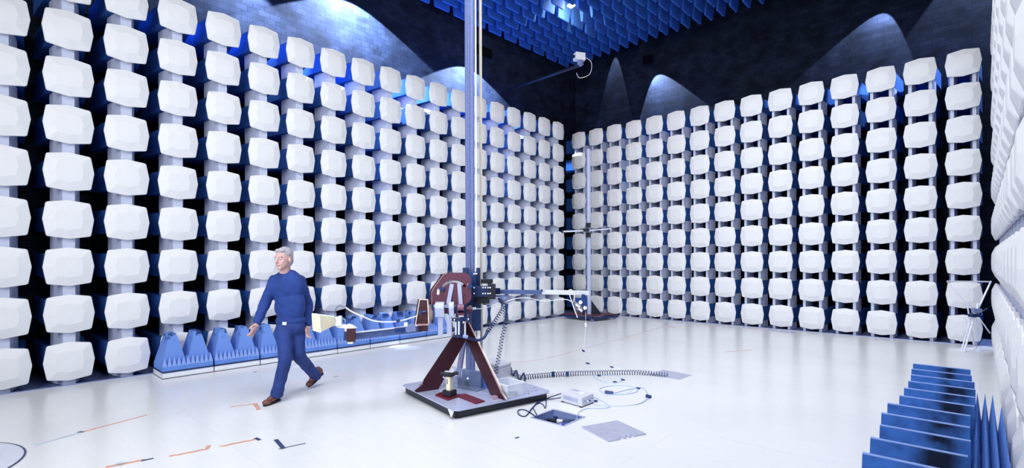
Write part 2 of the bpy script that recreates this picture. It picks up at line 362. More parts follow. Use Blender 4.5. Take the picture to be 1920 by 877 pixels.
# ------------------------------------------------------------------ ceiling wedges
TZ = 6.07; sX = .3; sY = .613; X0 = -7.77*TZ/5+.0; Y0 = 10.68*TZ/5
def wedge_mesh():
    m = MB(); rows = []
    for z, hx, hy in ((0, .018, .21), (.016, .026, .222), (1.0, .135, .285), (1.08, .148, .305)):
        rows.append([m.b.verts.new((sx*hx, sy*hy, z)) for sx, sy in ((-1, -1), (1, -1), (1, 1), (-1, 1))])
    m.b.faces.new(rows[0]); m.b.faces.new(rows[-1][::-1])
    for a, c in zip(rows, rows[1:]):
        for i in range(4): j = (i+1) % 4; m.b.faces.new((a[i], a[j], c[j], c[i]))
    return mesh_from('ceiling_wedge', m.b, foam_ceiling)
wm = wedge_mesh()
lampx, lampy = -7.24, 10.07
for i in range(24):
    for j in range(10):
        x = X0+sX*i; y = Y0-.25-sY*j
        p = (x, y, TZ+random.uniform(-.01, .01))
        if abs(x-lampx) < .16 and abs(y-lampy) < .32: continue
        # keep what the photograph shows and a margin
        d = Vector((x, y, TZ)); Zc = d.dot(FW)
        if Zc < 1: continue
        py = CY-FPX*TZ/Zc
        if py < -55: continue
        tag(inst('ceiling_wedge', wm, None, p), f'blue ceiling wedge, {ORD[i+1]} row from the left wall, {ORD[j+1]} from the far wall', 'wedge', 'blue foam wedges hanging from the ceiling')
# added dark hoods, there only to block washer light from the room
added_hood_m = mat('light_blocker_black', (.001, .0014, .004), .9, spec=.05)
for k, (x, y, z) in enumerate(WASH):
    left = x < -8.5; t = thing('added_hood', f"added dark light-blocking hood high on the {'left' if left else 'far'} wall, {ORD[k+1 if left else k-2]} from the {'near end' if left else 'corner'}", 'added hood', (x, y, z), PI/2 if left else 0)
    wd = .62 if left else .30
    MB().box((0, -.036, -.07), (wd, .006, .23)).build('added_shade_board', added_hood_m, t)
    MB().box((0, .0, .045), (wd, .11, .006)).build('added_top_board', added_hood_m, t)
    MB().box((0, .30 if left else .13, .045), (.04, .62 if left else .30, .02)).build('added_hood_bracket', black, t)
# lamp among the wedges
lp = thing('ceiling_lamp', 'small bright lamp glowing between the blue ceiling wedges', 'lamp', (lampx, lampy, TZ+.15))
MB().tube((0, 0, .12), (0, 0, 1.0), .02).build('stem', navy, lp)
MB().tube((0, 0, 0), (0, 0, .14), .10, .04, n=20).build('lamp_shade', alu, lp)
bulb = mat('lamp_glow', (.85, .92, 1, 1), emit=60)
MB().ball((0, 0, -.015), .045, 10).build('bulb', bulb, lp, smooth=True)
pl = bpy.data.lights.new('lamp_light', 'POINT'); pl.energy = 60; pl.color = (1, .72, .45); pl.shadow_soft_size = .06
po = bpy.data.objects.new('lamp_light', pl); C.objects.link(po); po.location = (lampx, lampy, TZ+.04)

# ------------------------------------------------------------------ monitoring camera on a dark pole
cp = P(1086, 112, 11.5)
t = thing('monitoring_camera', 'small white box camera on the end of a dark arm high in the corner', 'camera', cp)
rot = Matrix.Rotation(-.5, 3, 'Z')
MB().box((0, 0, .06), (.17, .24, .17), rot).build('housing', white_p, t, bevel=.01)
MB().tube(rot @ Vector((0, -.12, .06)), rot @ Vector((0, -.16, .06)), .035, n=16).build('lens', black, t)
MB().box((.03, 0, -.08), (.1, .1, .10)).tube((.03, 0, -.03), (.03, 0, -.16), .03).build('bracket', alu, t)
wire('cable', [cp+Vector((.1, .05, .05)), cp+Vector((.26, .1, -.1)), cp+Vector((.22, .1, -.35)), cp+Vector((.02, 0, -.42)), cp+Vector((-.08, 0, -.28))], .006, cable_white, t)
arm0 = P(1086, 123, 11.5); arm1 = P(1004, 151, 13.0); arm1 = arm0+(arm1-arm0)*((WX0-arm0.x)/(arm1.x-arm0.x))
tag(MB().tube(arm0, arm1, .035).build('camera_arm', black, loc=arm0), 'long dark tube arm reaching from the wall to the white camera', 'arm')

# ------------------------------------------------------------------ trough absorber units along the left wall
def tip_stained():
    m, nt, b_ = nodes_mat('pale_foam_stained_tip'); N, Lk = nt.nodes.new, nt.links.new
    tc = N('ShaderNodeTexCoord'); sp = N('ShaderNodeSeparateXYZ'); Lk(tc.outputs['Object'], sp.inputs[0])
    oi = N('ShaderNodeObjectInfo'); no = N('ShaderNodeTexNoise'); no.inputs['Scale'].default_value = 9
    ad = N('ShaderNodeVectorMath'); Lk(tc.outputs['Object'], ad.inputs[0]); Lk(oi.outputs['Location'], ad.inputs[1]); Lk(ad.outputs[0], no.inputs['Vector'])
    z = N('ShaderNodeMapRange'); Lk(sp.outputs[2], z.inputs[0]); z.inputs[1].default_value = .29; z.inputs[2].default_value = .38
    n = N('ShaderNodeMapRange'); Lk(no.outputs['Fac'], n.inputs[0]); n.inputs[1].default_value = .48; n.inputs[2].default_value = .58
    mu_ = N('ShaderNodeMath'); mu_.operation = 'MULTIPLY'; Lk(z.outputs[0], mu_.inputs[0]); Lk(n.outputs[0], mu_.inputs[1])
    mx = N('ShaderNodeMix'); mx.data_type = 'RGBA'; Lk(mu_.outputs[0], mx.inputs['Factor']); mx.inputs[6].default_value = (.15, .28, .72, 1); mx.inputs[7].default_value = (.02, .05, .2, 1)
    Lk(mx.outputs[2], b_.inputs['Base Color']); b_.inputs['Roughness'].default_value = .9; b_.inputs['Specular IOR Level'].default_value = .2
    return m
def big_pyr():
    m = MB(); m.frustum(0, .42, (.23, .148), (.115, .045)); m.frustum(.42, .426, (.115, .045), (.108, .038)); return mesh_from('foam_pyramid', m.b, tip_stained())
bp_me = big_pyr()
def spike_mesh(h, a):
    m = MB(); v = [m.b.verts.new((sx*a, sy*a, 0)) for sx, sy in ((-1, -1), (1, -1), (1, 1), (-1, 1))]; t_ = m.b.verts.new((0, 0, h))
    for i in range(4): m.b.faces.new((v[i], v[(i+1) % 4], t_))
    m.b.faces.new(v[::-1]); return m.b
small_me = mesh_from('small_pyramid', spike_mesh(.125, .027), mat('light_spike_foam', (.24, .37, .80), .9, spec=.2))
for k in range(8):
    y0 = 1.72+.627*k; w = .60
    t = thing('floor_absorber', f'blue pyramid foam unit on a white tray, {ORD[k+1]} from the near end', 'absorber', (-7.86, y0+.3, FL), 0, 'pyramid foam units on white trays')
    MB().box((-.25, 0, .04), (.5, w+.01, .08)).build('tray', tray, t)
    MB().box((-.25, 0, .086), (.515, w+.016, .018)).build('tray_edge', navy, t)
    MB().box((-.25, 0, .004), (.512, w+.014, .008)).build('tray_foot', black, t)
    MB().box((-.25, 0, .125), (.49, w, .07)).build('foam_base', foam_light, t)
    for s in (-1, 1):
        inst('foam_pyramid', bp_me, t, (-.29, s*.15, .15))
    for a in range(11):
        inst('small_pyramid', small_me, t, (-.03, -.275+a*.055, .155))
    bb = bmesh.new()
    for c_ in range(1, 3):
        for a in range(11):
            q = bmesh.new(); q.from_mesh(small_me); q.transform(Matrix.Translation((-.03-.05*c_, -.275+a*.055, .155))); tm = bpy.data.meshes.new('t'); q.to_mesh(tm); q.free(); bb.from_mesh(tm)
    tag(inst('small_pyramids_behind', mesh_from('small_pyramids_behind', bb, foam_light), t), kind='stuff')

# ------------------------------------------------------------------ wedge and pyramid floor absorbers at right
def floor_wedge(L, h):
    m = MB(); hb, ht = .145, .014
    n = 8
    prof = [(-hb, 0), (-hb, .10), (-ht, h-.012), (-ht+.006, h), (ht-.006, h), (ht, h-.012), (hb, .10), (hb, 0)]
    cols = []
    for i in range(n+1):
        x = L*i/n; sag = .0012*math.sin(i*1.3)
        cols.append([m.b.verts.new((x, py, pz+(sag if pz > .2 else 0))) for py, pz in prof])
    m.b.faces.new(cols[0]); m.b.faces.new(cols[-1][::-1])
    for a, c in zip(cols, cols[1:]):
        for i in range(len(prof)): j = (i+1) % len(prof); m.b.faces.new((a[i], a[j], c[j], c[i]))
    return m.b
def stained():
    m, nt, b_ = nodes_mat('stained_blue_foam'); N, Lk = nt.nodes.new, nt.links.new
    tc = N('ShaderNodeTexCoord'); no = N('ShaderNodeTexNoise'); Lk(tc.outputs['Object'], no.inputs['Vector']); no.inputs['Scale'].default_value = 5; no.inputs['Detail'].default_value = 3
    oi = N('ShaderNodeObjectInfo'); ad = N('ShaderNodeVectorMath'); ad.operation = 'ADD'; Lk(tc.outputs['Object'], ad.inputs[0]); Lk(oi.outputs['Location'], ad.inputs[1]); Lk(ad.outputs[0], no.inputs['Vector'])
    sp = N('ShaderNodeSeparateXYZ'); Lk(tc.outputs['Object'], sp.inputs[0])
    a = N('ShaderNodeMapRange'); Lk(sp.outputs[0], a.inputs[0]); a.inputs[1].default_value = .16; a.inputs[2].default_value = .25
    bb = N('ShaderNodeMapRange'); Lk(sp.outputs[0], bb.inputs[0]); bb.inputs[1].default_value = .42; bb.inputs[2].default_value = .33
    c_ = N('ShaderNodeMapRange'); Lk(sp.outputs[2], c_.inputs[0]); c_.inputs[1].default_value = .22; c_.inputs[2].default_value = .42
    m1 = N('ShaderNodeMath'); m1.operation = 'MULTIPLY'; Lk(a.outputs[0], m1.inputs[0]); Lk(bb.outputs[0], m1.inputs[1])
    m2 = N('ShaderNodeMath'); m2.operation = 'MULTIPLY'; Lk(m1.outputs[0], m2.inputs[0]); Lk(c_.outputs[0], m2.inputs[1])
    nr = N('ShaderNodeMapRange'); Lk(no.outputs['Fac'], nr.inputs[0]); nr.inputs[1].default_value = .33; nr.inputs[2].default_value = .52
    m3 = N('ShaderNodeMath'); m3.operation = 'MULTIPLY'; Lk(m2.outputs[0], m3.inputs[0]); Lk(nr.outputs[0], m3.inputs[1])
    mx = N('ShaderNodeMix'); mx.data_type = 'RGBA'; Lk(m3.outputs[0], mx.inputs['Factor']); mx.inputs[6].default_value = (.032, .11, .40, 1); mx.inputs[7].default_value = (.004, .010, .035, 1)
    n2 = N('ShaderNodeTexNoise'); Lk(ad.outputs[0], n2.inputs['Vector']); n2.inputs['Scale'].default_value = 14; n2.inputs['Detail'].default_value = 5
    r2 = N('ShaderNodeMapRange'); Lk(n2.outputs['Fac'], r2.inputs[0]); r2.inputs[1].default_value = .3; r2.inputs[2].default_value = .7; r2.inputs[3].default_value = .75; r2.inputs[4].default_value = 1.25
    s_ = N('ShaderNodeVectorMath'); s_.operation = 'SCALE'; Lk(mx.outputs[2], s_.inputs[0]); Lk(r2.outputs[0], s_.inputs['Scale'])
    Lk(s_.outputs[0], b_.inputs['Base Color']); b_.inputs['Roughness'].default_value = .9; b_.inputs['Specular IOR Level'].default_value = .2
    return m
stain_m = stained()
lefts = [(1710, 685), (1707, 695), (1706, 706), (1701, 718), (1693, 731), (1684, 746), (1661, 761), (1651, 777), (1648, 800), (1630, 824), (1615, 853)]
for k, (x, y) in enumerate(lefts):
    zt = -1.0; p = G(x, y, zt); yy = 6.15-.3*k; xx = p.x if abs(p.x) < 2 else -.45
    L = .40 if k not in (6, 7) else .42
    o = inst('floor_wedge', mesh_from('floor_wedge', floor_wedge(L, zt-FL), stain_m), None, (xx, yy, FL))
    MB().box((L/2, 0, zt-FL+.001), (L, .022, .005)).build('lit_edge', mat('painted_lit_edge', (.22, .34, .74), .8), o)  # pale strip paints in the light caught along the ridge top
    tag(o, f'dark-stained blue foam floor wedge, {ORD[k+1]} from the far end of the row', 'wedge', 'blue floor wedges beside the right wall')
pb = thing('pyramid_absorber', 'block of tall narrow blue foam pyramids between floor wedges and right wall', 'absorber', (-.05, 2.9, FL))
MB().box((.085, 1.35, .09), (.17, 2.75, .18)).build('foam_base', foam_light, pb)
tall = mesh_from('pyramid', spike_mesh(.30, .028), mat('pyramid_foam', (.10, .23, .66), .9, bump=.3, bscale=150, spec=.2))
for c_ in range(22):
    for a in range(4 if c_ < 19 else 3):
        inst('pyramid', tall, pb, (.030+a*.044+0-(.0 if c_ < 19 else -.002), .05+c_*.125, .18), (0, 0, 0)).scale = (1, 1.9, 1)
# ------------------------------------------------------------------ antenna mast on its platform
PZ = -1.46
pL, pF, pR = G(754, 721, PZ), G(856, 771, PZ), G(1033, 733, PZ); pB = pL+pR-pF
e1 = (pF-pL).normalized(); e2 = UP.cross(e1).normalized(); pc = (pL+pR)/2
plat = thing('wheeled_platform', 'grey sheet platform on black casters carrying the tall mast', 'platform', (pc.x, pc.y, FL), math.atan2(e1.y, e1.x))
hx, hy = .64, .62; top = PZ-FL
ch = .05
MB().plate((0, 0, top-.012), (1, 0, 0), (0, 1, 0), [(-hx+ch, -hy), (hx-ch, -hy), (hx, -hy+ch), (hx, hy-ch), (hx-ch, hy), (-hx+ch, hy), (-hx, hy-ch), (-hx, -hy+ch)], .012).build('deck', grey_plate, plat)
m = MB()
for s in (-1, 1):
    m.box((0, s*(hy-.045), top-.052), (2*hx-.12, .03, .075)); m.box((s*(hx-.07), 0, top-.052), (.03, 2*hy-.12, .075))
m.build('underframe', black, plat)
for sx in (-1, 1):
    for sy in (-1, 1):
        MB().tube((sx*(hx-.09)-.015, sy*(hy-.10), .035), (sx*(hx-.09)+.015, sy*(hy-.10), .035), .035, n=20).box((sx*(hx-.09), sy*(hy-.10), .07), (.05, .05, .03)).build('caster', black, plat)
MB().plate((hx-.02, -hy+.0, top-.012), (-1, 0, 0), (0, 0, -1), [(0, 0), (.11, 0), (.055, .06), (.035, .06)], .006).build('corner_bracket', alu_white, plat)
m = MB()
for qx, qy in ((-.58, -.1), (-.58, .1), (-.5, -.45), (.5, .5), (.4, .55), (.55, .2), (.56, .35), (-.3, .55)): m.tube((qx, qy, top-.001), (qx, qy, top+.003), .008, n=8)
m.build('screws', navy, plat)['kind'] = 'stuff'
mc = G(882.5, 718, PZ); mast = thing('antenna_mast', 'tall blue-grey square mast standing on the platform, running out of the top', 'mast', (mc.x, mc.y, PZ), math.atan2(e1.y, e1.x))
mh = 7.0-PZ
MB().box((0, 0, mh/2), (.080, .080, mh)).build('column', alu_dark if False else mat('mast_profile', (.24, .29, .55), .4, .3, var=.12, scale=30), mast)
m = MB()
for sx in (-1, 1): m.box((sx*.024, -.042, mh/2), (.005, .005, mh)); m.box((.042, sx*.024, mh/2), (.005, .005, mh))
m.build('slot_rails', alu_dark, mast)
MB().box((0, 0, .03), (.22, .22, .06)).build('foot_block', navy, mast)
# two rods to the right of the mast
m1 = P(893.8, 600, 5.95); m2 = P(903.2, 700, 6.12)
tag(MB().tube((m1.x, m1.y, PZ+.0), (m1.x, m1.y, 7.0), .010).build('white_rod', white_p, loc=(m1.x, m1.y, PZ)), 'thin bright white rod standing close against the mast', 'rod')
tag(MB().box((m2.x, m2.y, (PZ+7.0)/2), (.024, .024, 7.0-PZ)).build('cream_rod', cream_rod, loc=(m2.x, m2.y, PZ)), 'pale cream rod just right of the mast and the white rod', 'rod')
# legs (flat wine red boards)
ap = P(874, 612, 5.9)
def leg(foot, name, m_, label=None, edge=False):
    foot = Vector(foot); d = foot-ap; hd = Vector((d.x, d.y, 0)).normalized(); side = hd.cross(UP)
    mm = MB(); up = UP; prof = [(0, .05), (.0, -.15), (d.xy.length-.16, d.z+.0), (d.xy.length+.10, d.z), (d.xy.length+.13, d.z+.02), (d.xy.length+.03, d.z+.08), (d.xy.length+.015, d.z+.13), (.06, .05)]
    mm.plate(ap-side*.007, hd, UP, prof, .014)
    o = mm.build(name, m_, mast, loc='world')
    if not edge: return tag(o, label)
    ed = MB(); ed.plate(ap-side*.008, hd, UP, [(d.xy.length+.135, d.z+.02), (d.xy.length+.035, d.z+.08), (d.xy.length+.02, d.z+.135), (.065, .055), (.067, .049), (d.xy.length+.022, d.z+.129), (d.xy.length+.037, d.z+.074), (d.xy.length+.135, d.z+.016)], .016)
    ed.build('cream_edge', edge_cream, o, loc=None); 
    eo = o.children[0]
    eo.matrix_parent_inverse = mast.matrix_basis.inverted()
    if label: tag(o, label)
    return o
leg(G(797, 733, PZ), 'leg', wine); leg(G(936, 746, PZ), 'leg', wine, edge=True)
leg((-4.84, 4.25, PZ), 'leg', lav_wood, 'pale lavender rear leg')
# carriage on the mast
def wbox(name, p, size, m_, parent, rz=None, bevel=.004, label=None):
    p = Vector(p); R_ = Matrix.Rotation(math.atan2(e1.y, e1.x) if rz is None else rz, 3, 'Z')
    o = MB().box(p, size, R_).build(name, m_, parent, loc='world' if parent is not None else p, bevel=bevel)
    if label: tag(o, label)
    return o
BR = YAW      # yaw of the camera-parallel boom
car = thing('mast_carriage', 'dark blue clamp carriage gripping the mast at arm height', 'carriage', P(895, 545, 5.93))
wbox('side_plate', P(873, 540, 5.86), (.06, .07, .48), navy, car, BR); wbox('side_plate', P(897, 540, 5.9), (.045, .07, .48), navy, car, BR); wbox('inner_panel', P(886, 540, 5.85), (.10, .02, .38), navy2, car, BR)
wbox('front_plate', P(893, 592, 5.84), (.11, .02, .34), navy2, car, BR)
wbox('cross_bar', P(889, 513, 5.85), (.10, .03, .02), alu_white, car)
wbox('guide_block', P(913, 527, 5.9), (.14, .12, .05), black, car, BR)
wbox('clamp_block', P(905, 546, 5.8), (.24, .12, .12), navy, car, BR)
wbox('clamp_block', P(922, 546, 5.8), (.09, .14, .17), black, car, BR)
wbox('clamp_block', P(905, 560, 5.86), (.16, .12, .10), black, car, BR)
m = MB()
for x in (889, 905.5, 910, 915, 919):
    for y in (545-6, 545+5): m.tube(P(x, y, 5.73), P(x, y, 5.72), .009, n=10)
m.build('bolts', white_p, car, loc='world')['kind'] = 'stuff'
for x, y in ((882, 576), (879, 584)): wbox('connector', P(x, y, 5.8), (.035, .03, .035), cream, car, BR)
# right boom
bo = thing('antenna_boom', 'long horizontal arm reaching right from the carriage, dark half and white half', 'boom', P(925, 546, 5.9))
MB().bar(P(920, 545.5, 5.95), P(938, 545.5, 5.95), .07, .07).build('dark_sleeve', navy, bo, loc='world')
MB().bar(P(936, 546.5, 5.97), P(1015, 547.5, 6.02), .05, .048).build('inner_arm', alu_dark, bo, loc='world')
MB().bar(P(1012, 547, 6.02), P(1103, 549, 6.08), .052, .052).build('outer_arm', alu_white, bo, loc='world')
MB().bar(P(921, 555, 5.88), P(952, 554.5, 5.9), .06, .018).build('under_rail', alu_dark, bo, loc='world')
MB().bar(P(1014, 544, 6.0), P(1017, 544, 6.0), .07, .02).build('end_clip', navy, bo, loc='world')
# cable bracket under the rail
mm = MB(); o_ = P(934, 556, 5.85); mm.plate(o_, RT, -UP, [(0, 0), (.11, 0), (.055, .07)], .01)
mm.build('cable_bracket', alu, bo, loc='world')
# small printed board antenna at the boom end
an = thing('board_antenna', 'small dark blue board antenna with two white discs hanging at the boom tip', 'antenna', P(1092, 556, 6.0))
mm = MB(); mm.plate(P(1079, 558, 6.0), RT, -UP, [(0, 0), (.07, 0), (.075, -.04), (.11, -.04), (.14, .0), (.145, .14), (.12, .17), (.09, .15), (.06, .07), (0, .05)], .012)
mm.build('board', navy2, an, loc='world')
for x, y, r in ((1088.5, 566.5, .022), (1097, 577, .022)):
    MB().tube(P(x, y, 5.975), P(x, y, 5.995), r, n=20).build('disc', white_p, an, loc='world')
for x, y in ((1083, 573), (1088, 581)): MB().bar(P(x-3.5, y-3, 5.98), P(x+3.5, y+2.5, 5.98), .012, .022).build('strip', white_p, an, loc='world')
tag(wire('thin_cable', [P(1098, 584, 6.0), P(1098, 606, 6.0), P(1096, 640, 5.98), P(1094.5, 657, 5.97)], .0022, cable_white), 'thin pale cord hanging from the board antenna down to the floor side', 'cord')
tag(MB().tube(P(1098.3, 605, 5.99), P(1098.3, 612, 5.99), .012).build('cord_plug', white_p, loc=P(1098, 608, 5.99)), 'small white plug halfway along the hanging cord', 'plug')
tag(MB().tube(P(1091.5, 656, 5.97), P(1096, 659, 5.97), .010).build('cord_end', cable_dark, loc=P(1094, 657, 5.97)), 'dark end piece at the bottom of the hanging cord', 'plug')
tag(wire('looped_cable', [P(1068, 552, 5.95), P(1071, 562, 5.95), P(1077, 580, 5.95), P(1083, 595.5, 5.95)], .006, cable_white), 'white cable end dangling below the white half of the boom', 'cable')
tag(wire('looped_cable', [P(886, 578.5, 5.75), P(905, 578, 5.8), P(935, 570, 5.85), P(965, 560, 5.9), P(990, 558.5, 5.95), P(1020, 564, 6.0), P(1060, 561, 6.0), P(1074, 566, 5.98), P(1077, 553, 5.96), P(1072, 543, 5.96), P(1066, 544, 5.96)], .0045, cable_white), 'long white cable swinging under the boom to a loop at its right end', 'cable')
MB().tube(P(885, 578.3, 5.75), P(892, 578, 5.77), .014).build('plug', white_p, car, loc='world')
# maroon tilt plate with the curved slot
def arc_plate(o, u, v, outline, slot_c, r0, r1, a0, a1, t, n=14):
    import mathutils
    b = bmesh.new(); A = [Vector(p) for p in outline]
    slot = [Vector((slot_c[0]+r1*math.cos(a0+(a1-a0)*i/n), slot_c[1]+r1*math.sin(a0+(a1-a0)*i/n))) for i in range(n+1)] + [Vector((slot_c[0]+r0*math.cos(a1+(a0-a1)*i/n), slot_c[1]+r0*math.sin(a1+(a0-a1)*i/n))) for i in range(n+1)]
    va = [b.verts.new((p.x, p.y, 0)) for p in A]; vs = [b.verts.new((p.x, p.y, 0)) for p in slot]
    ed = [b.edges.new((va[i], va[(i+1) % len(va)])) for i in range(len(va))] + [b.edges.new((vs[i], vs[(i+1) % len(vs)])) for i in range(len(vs))]
    bmesh.ops.triangle_fill(b, use_beauty=True, use_dissolve=False, edges=ed)
    r = bmesh.ops.extrude_face_region(b, geom=b.faces[:]); vv = [g for g in r['geom'] if isinstance(g, bmesh.types.BMVert)]
    bmesh.ops.translate(b, verts=vv, vec=(0, 0, t))
    u, v = Vector(u), Vector(v); n_ = u.cross(v)
    M = Matrix(((u.x, v.x, n_.x, o.x), (u.y, v.y, n_.y, o.y), (u.z, v.z, n_.z, o.z), (0, 0, 0, 1)))
    bmesh.ops.transform(b, verts=b.verts, matrix=M); m_ = MB(); m_.b.free(); m_.b = b; return m_
PX = 5.6/941.9       # metres per photo pixel at the plate
def outl(pts, cx=845, cy=565): return [((x-cx)*PX, -(y-cy)*PX) for x, y in pts]
plate_pts = outl([(810, 570), (810, 548), (813, 541), (832, 515), (839, 511), (872, 511), (880, 515), (884, 523), (884, 559), (880, 566), (872, 571)])
tp = thing('tilt_plate', 'plum-coloured plate with a curved slot and grey straps, left of the mast', 'plate', P(845, 565, 5.6))
arc = dict(slot_c=((852-845)*PX, -(552-565)*PX), r0=.135, r1=.165, a0=math.radians(35), a1=math.radians(165))
arc_plate(P(845, 565, 5.6), RT, UP, plate_pts, t=-.0+.02, **arc).build('front_sheet', plum, tp, loc='world')
arc_plate(P(840, 565, 5.68), RT, UP, plate_pts, t=.02, **arc).build('rear_sheet', wine, tp, loc='world')
ed = MB(); q = [(810, 569), (810, 548), (813, 541), (832, 515), (839, 511)]
for a, b_ in zip(q, q[1:]): ed.bar(P(*a, 5.59), P(*b_, 5.59), .008, .02, up=FW)
ed.build('pale_edge', edge_cream, tp, loc='world')
ag = MB(); prev = None
for i in range(13):
    a = math.radians(48+(150-48)*i/12); pt = P(845, 565, 5.62)+RT*((852-845)*PX+.150*math.cos(a))+UP*(-(552-565)*PX+.150*math.sin(a))
    if prev is not None: ag.bar(prev, pt, .02, .02, up=FW)
    prev = pt
ag.build('curved_guide', alu_white, tp, loc='world')
MB().tube(P(829, 541.5, 5.55), P(829, 541.5, 5.61), .024, n=18).build('knob', navy2, tp, loc='world')
MB().tube(P(881, 536, 5.55), P(881, 536, 5.61), .026, n=18).build('knob', navy2, tp, loc='world')
MB().tube(P(876.5, 534.5, 5.58), P(878, 534.5, 5.58), .018, n=14).build('knob_collar', orange, tp, loc='world')
MB().plate(P(822, 546, 5.585), RT, UP, [(-.018, -.03), (0, -.04), (.012, -.03), (.012, .015), (0, .03), (-.01, .02)], .008).build('slot_end', white_p, tp, loc='world')
MB().tube(P(871.5, 553, 5.57), P(871.5, 553, 5.6), .007).build('hole', black, tp, loc='world')
for p_, q_ in (((847.5, 532), (840, 572)), ((861, 531), (864, 571))):
    MB().bar(P(*p_, 5.575), P(*q_, 5.56), .045, .008, up=-FW).build('strap', silver_tape, tp, loc='world')
# gearbox and clamp below the plate, left boom, plum roller
gb = thing('boom_clamp', 'grey taped roller clamp with plum shaft below the slotted plate', 'clamp', P(845, 578, 5.45))
MB().tube(P(818, 581, 5.5), P(885, 581, 5.6), .04, n=20).build('roller', plum, gb, loc='world')
for x, w in ((825, 16), (847, 9)):
    MB().tube(P(x-w/2, 576.5, 5.5), P(x+w/2, 576.5, 5.5), .066, n=20).build('tape_wrap', silver_tape, gb, loc='world')
    MB().box(P(x, 584, 5.47), (w*PX, .06, .11), Matrix.Rotation(YAW, 3, 'Z')).build('taped_block', silver_tape, gb, loc='world')
MB().bar(P(832, 574, 5.47), P(842, 574, 5.47), .03, .03).build('tape_bridge', alu, gb, loc='world')
MB().bar(P(811.5, 571, 5.52), P(811.5, 606, 5.52), .06, .02, up=RT).build('side_plate', navy2, gb, loc='world')
MB().bar(P(817, 573, 5.52), P(813, 573, 5.52), .02, .02).build('bolt', white_p, gb, loc='world')
MB().bar(P(857, 569, 5.5), P(857, 594, 5.5), .05, .03, up=RT).build('side_plate', navy, gb, loc='world')
MB().bar(P(872, 570, 5.5), P(872, 596, 5.5), .05, .025, up=RT).build('side_plate', navy, gb, loc='world')
MB().bar(P(858, 588.5, 5.45), P(871, 588.5, 5.45), .05, .026).build('pin', plum, gb, loc='world')
MB().tube(P(858, 576, 5.45), P(870, 576, 5.45), .035, n=16).build('drum', mat('plum_roller', (.22, .08, .14), .4), gb, loc='world')
MB().bar(P(846, 590, 5.46), P(846, 593, 5.46), .02, .02).build('bolt', white_p, gb, loc='world')
# silver support strips hanging down from the clamp
for x, w, y1 in ((826, 9, 630), (842.5, 9, 627)):
    tag(MB().bar(P(x, 590, 5.47), P(x, y1, 5.47), w*PX, .008, up=-FW).build('hanging_strip', silver_tape, loc=P(x, 590, 5.47)), f"wide grey strip hanging below the roller clamp, the {'left' if x < 830 else 'right'} one", 'strip', 'grey strips below the clamp')
# motor unit with pillars
mu = thing('lift_motor', 'dark motor unit with three bright pillars on top of the tripod', 'motor', P(863, 615, 5.45))
MB().tube(P(862, 596, 5.5), P(862, 601, 5.5), .085, n=16).box(P(872, 597, 5.45), (.09, .06, .03)).build('top_flange', navy, mu, loc='world')
MB().tube(P(863, 627, 5.5), P(863, 630.5, 5.5), .085, n=16).build('bottom_flange', navy, mu, loc='world')
MB().tube(P(862, 600, 5.5), P(862, 628, 5.5), .036, n=16).build('motor_body', navy2, mu, loc='world')
for x, Z in ((855, 5.46), (860.5, 5.42), (872, 5.46)): MB().tube(P(x, 602, Z), P(x, 627, Z), .010).build('pillar', alu_white, mu, loc='world')
MB().tube(P(868, 630, 5.44), P(877, 632, 5.44), .02).build('fitting', alu, mu, loc='world')
for x, y in ((851, 599), (877, 598), (868, 604)): MB().tube(P(x, y, 5.42), P(x+2, y+.5, 5.42), .010).build('bolt', white_p, mu, loc='world')
tag(MB().box(P(872, 660, 5.7), (.07, .05, .46), Matrix.Rotation(YAW, 3, 'Z')).build('gusset_block', wine, loc=P(872, 680, 5.7)), 'dark block joining the tripod legs below the motor', 'block') if False else None

# left boom with horn, end box and cream horn antenna
s0 = Vector(ap); d2 = -e2
def LB(s, z, off=0): q = Vector((mc.x, mc.y, 0))+d2*s+e1*off; q.z = z; return q
lb = thing('antenna_boom', 'slate blue arm reaching left along the foam pyramids to a dark end plate', 'boom', LB(.8, -.76))
MB().bar(P(790, 615.5, 5.45), P(664, 629.5, 5.1), .05, .068).build('arm', alu_dark, lb, loc='world')
MB().bar(P(790, 609, 5.43), P(664, 623.2, 5.08), .05, .008).build('pale_top_edge', alu_white, lb, loc='world')
MB().bar(P(741, 619, 5.2), P(761, 617, 5.25), .05, .045).build('slider', navy2, lb, loc='world')
MB().bar(P(762, 616, 5.2), P(777, 613.5, 5.25), .06, .07).build('slider', alu, lb, loc='world')
MB().bar(P(758.5, 608, 5.2), P(764.5, 608, 5.2), .05, .035).build('small_block', white_p, lb, loc='world')
MB().box(P(658.5, 628, 5.0), (.085, .03, .13), Matrix.Rotation(YAW+.1, 3, 'Z')).build('end_plate', wine, lb, loc='world')
MB().box(P(652, 629, 5.06), (.06, .05, .09), Matrix.Rotation(YAW, 3, 'Z')).build('end_box', navy, lb, loc='world')
MB().box(P(657, 642, 5.0), (.05, .02, .022), Matrix.Rotation(YAW, 3, 'Z')).build('end_tab', cream, lb, loc='world')
# white elbow bracket
eb = thing('elbow_bracket', 'white curved bracket joining cream horn to the dark end plate', 'bracket', P(645, 615, 5.05))
MB().bar(P(633, 610.5, 5.12), P(652, 612, 5.1), .06, .035).build('upper_arm', white_p, eb, loc='world', bevel=.008)
MB().plate(P(646.5, 622, 5.04), RT, UP, [(0, 0), (0, .06), (.02, .075), (.06, .06), (.10, .035), (.10, .03), (.0, .0)], -.08).build('elbow', white_p, eb, loc='world')
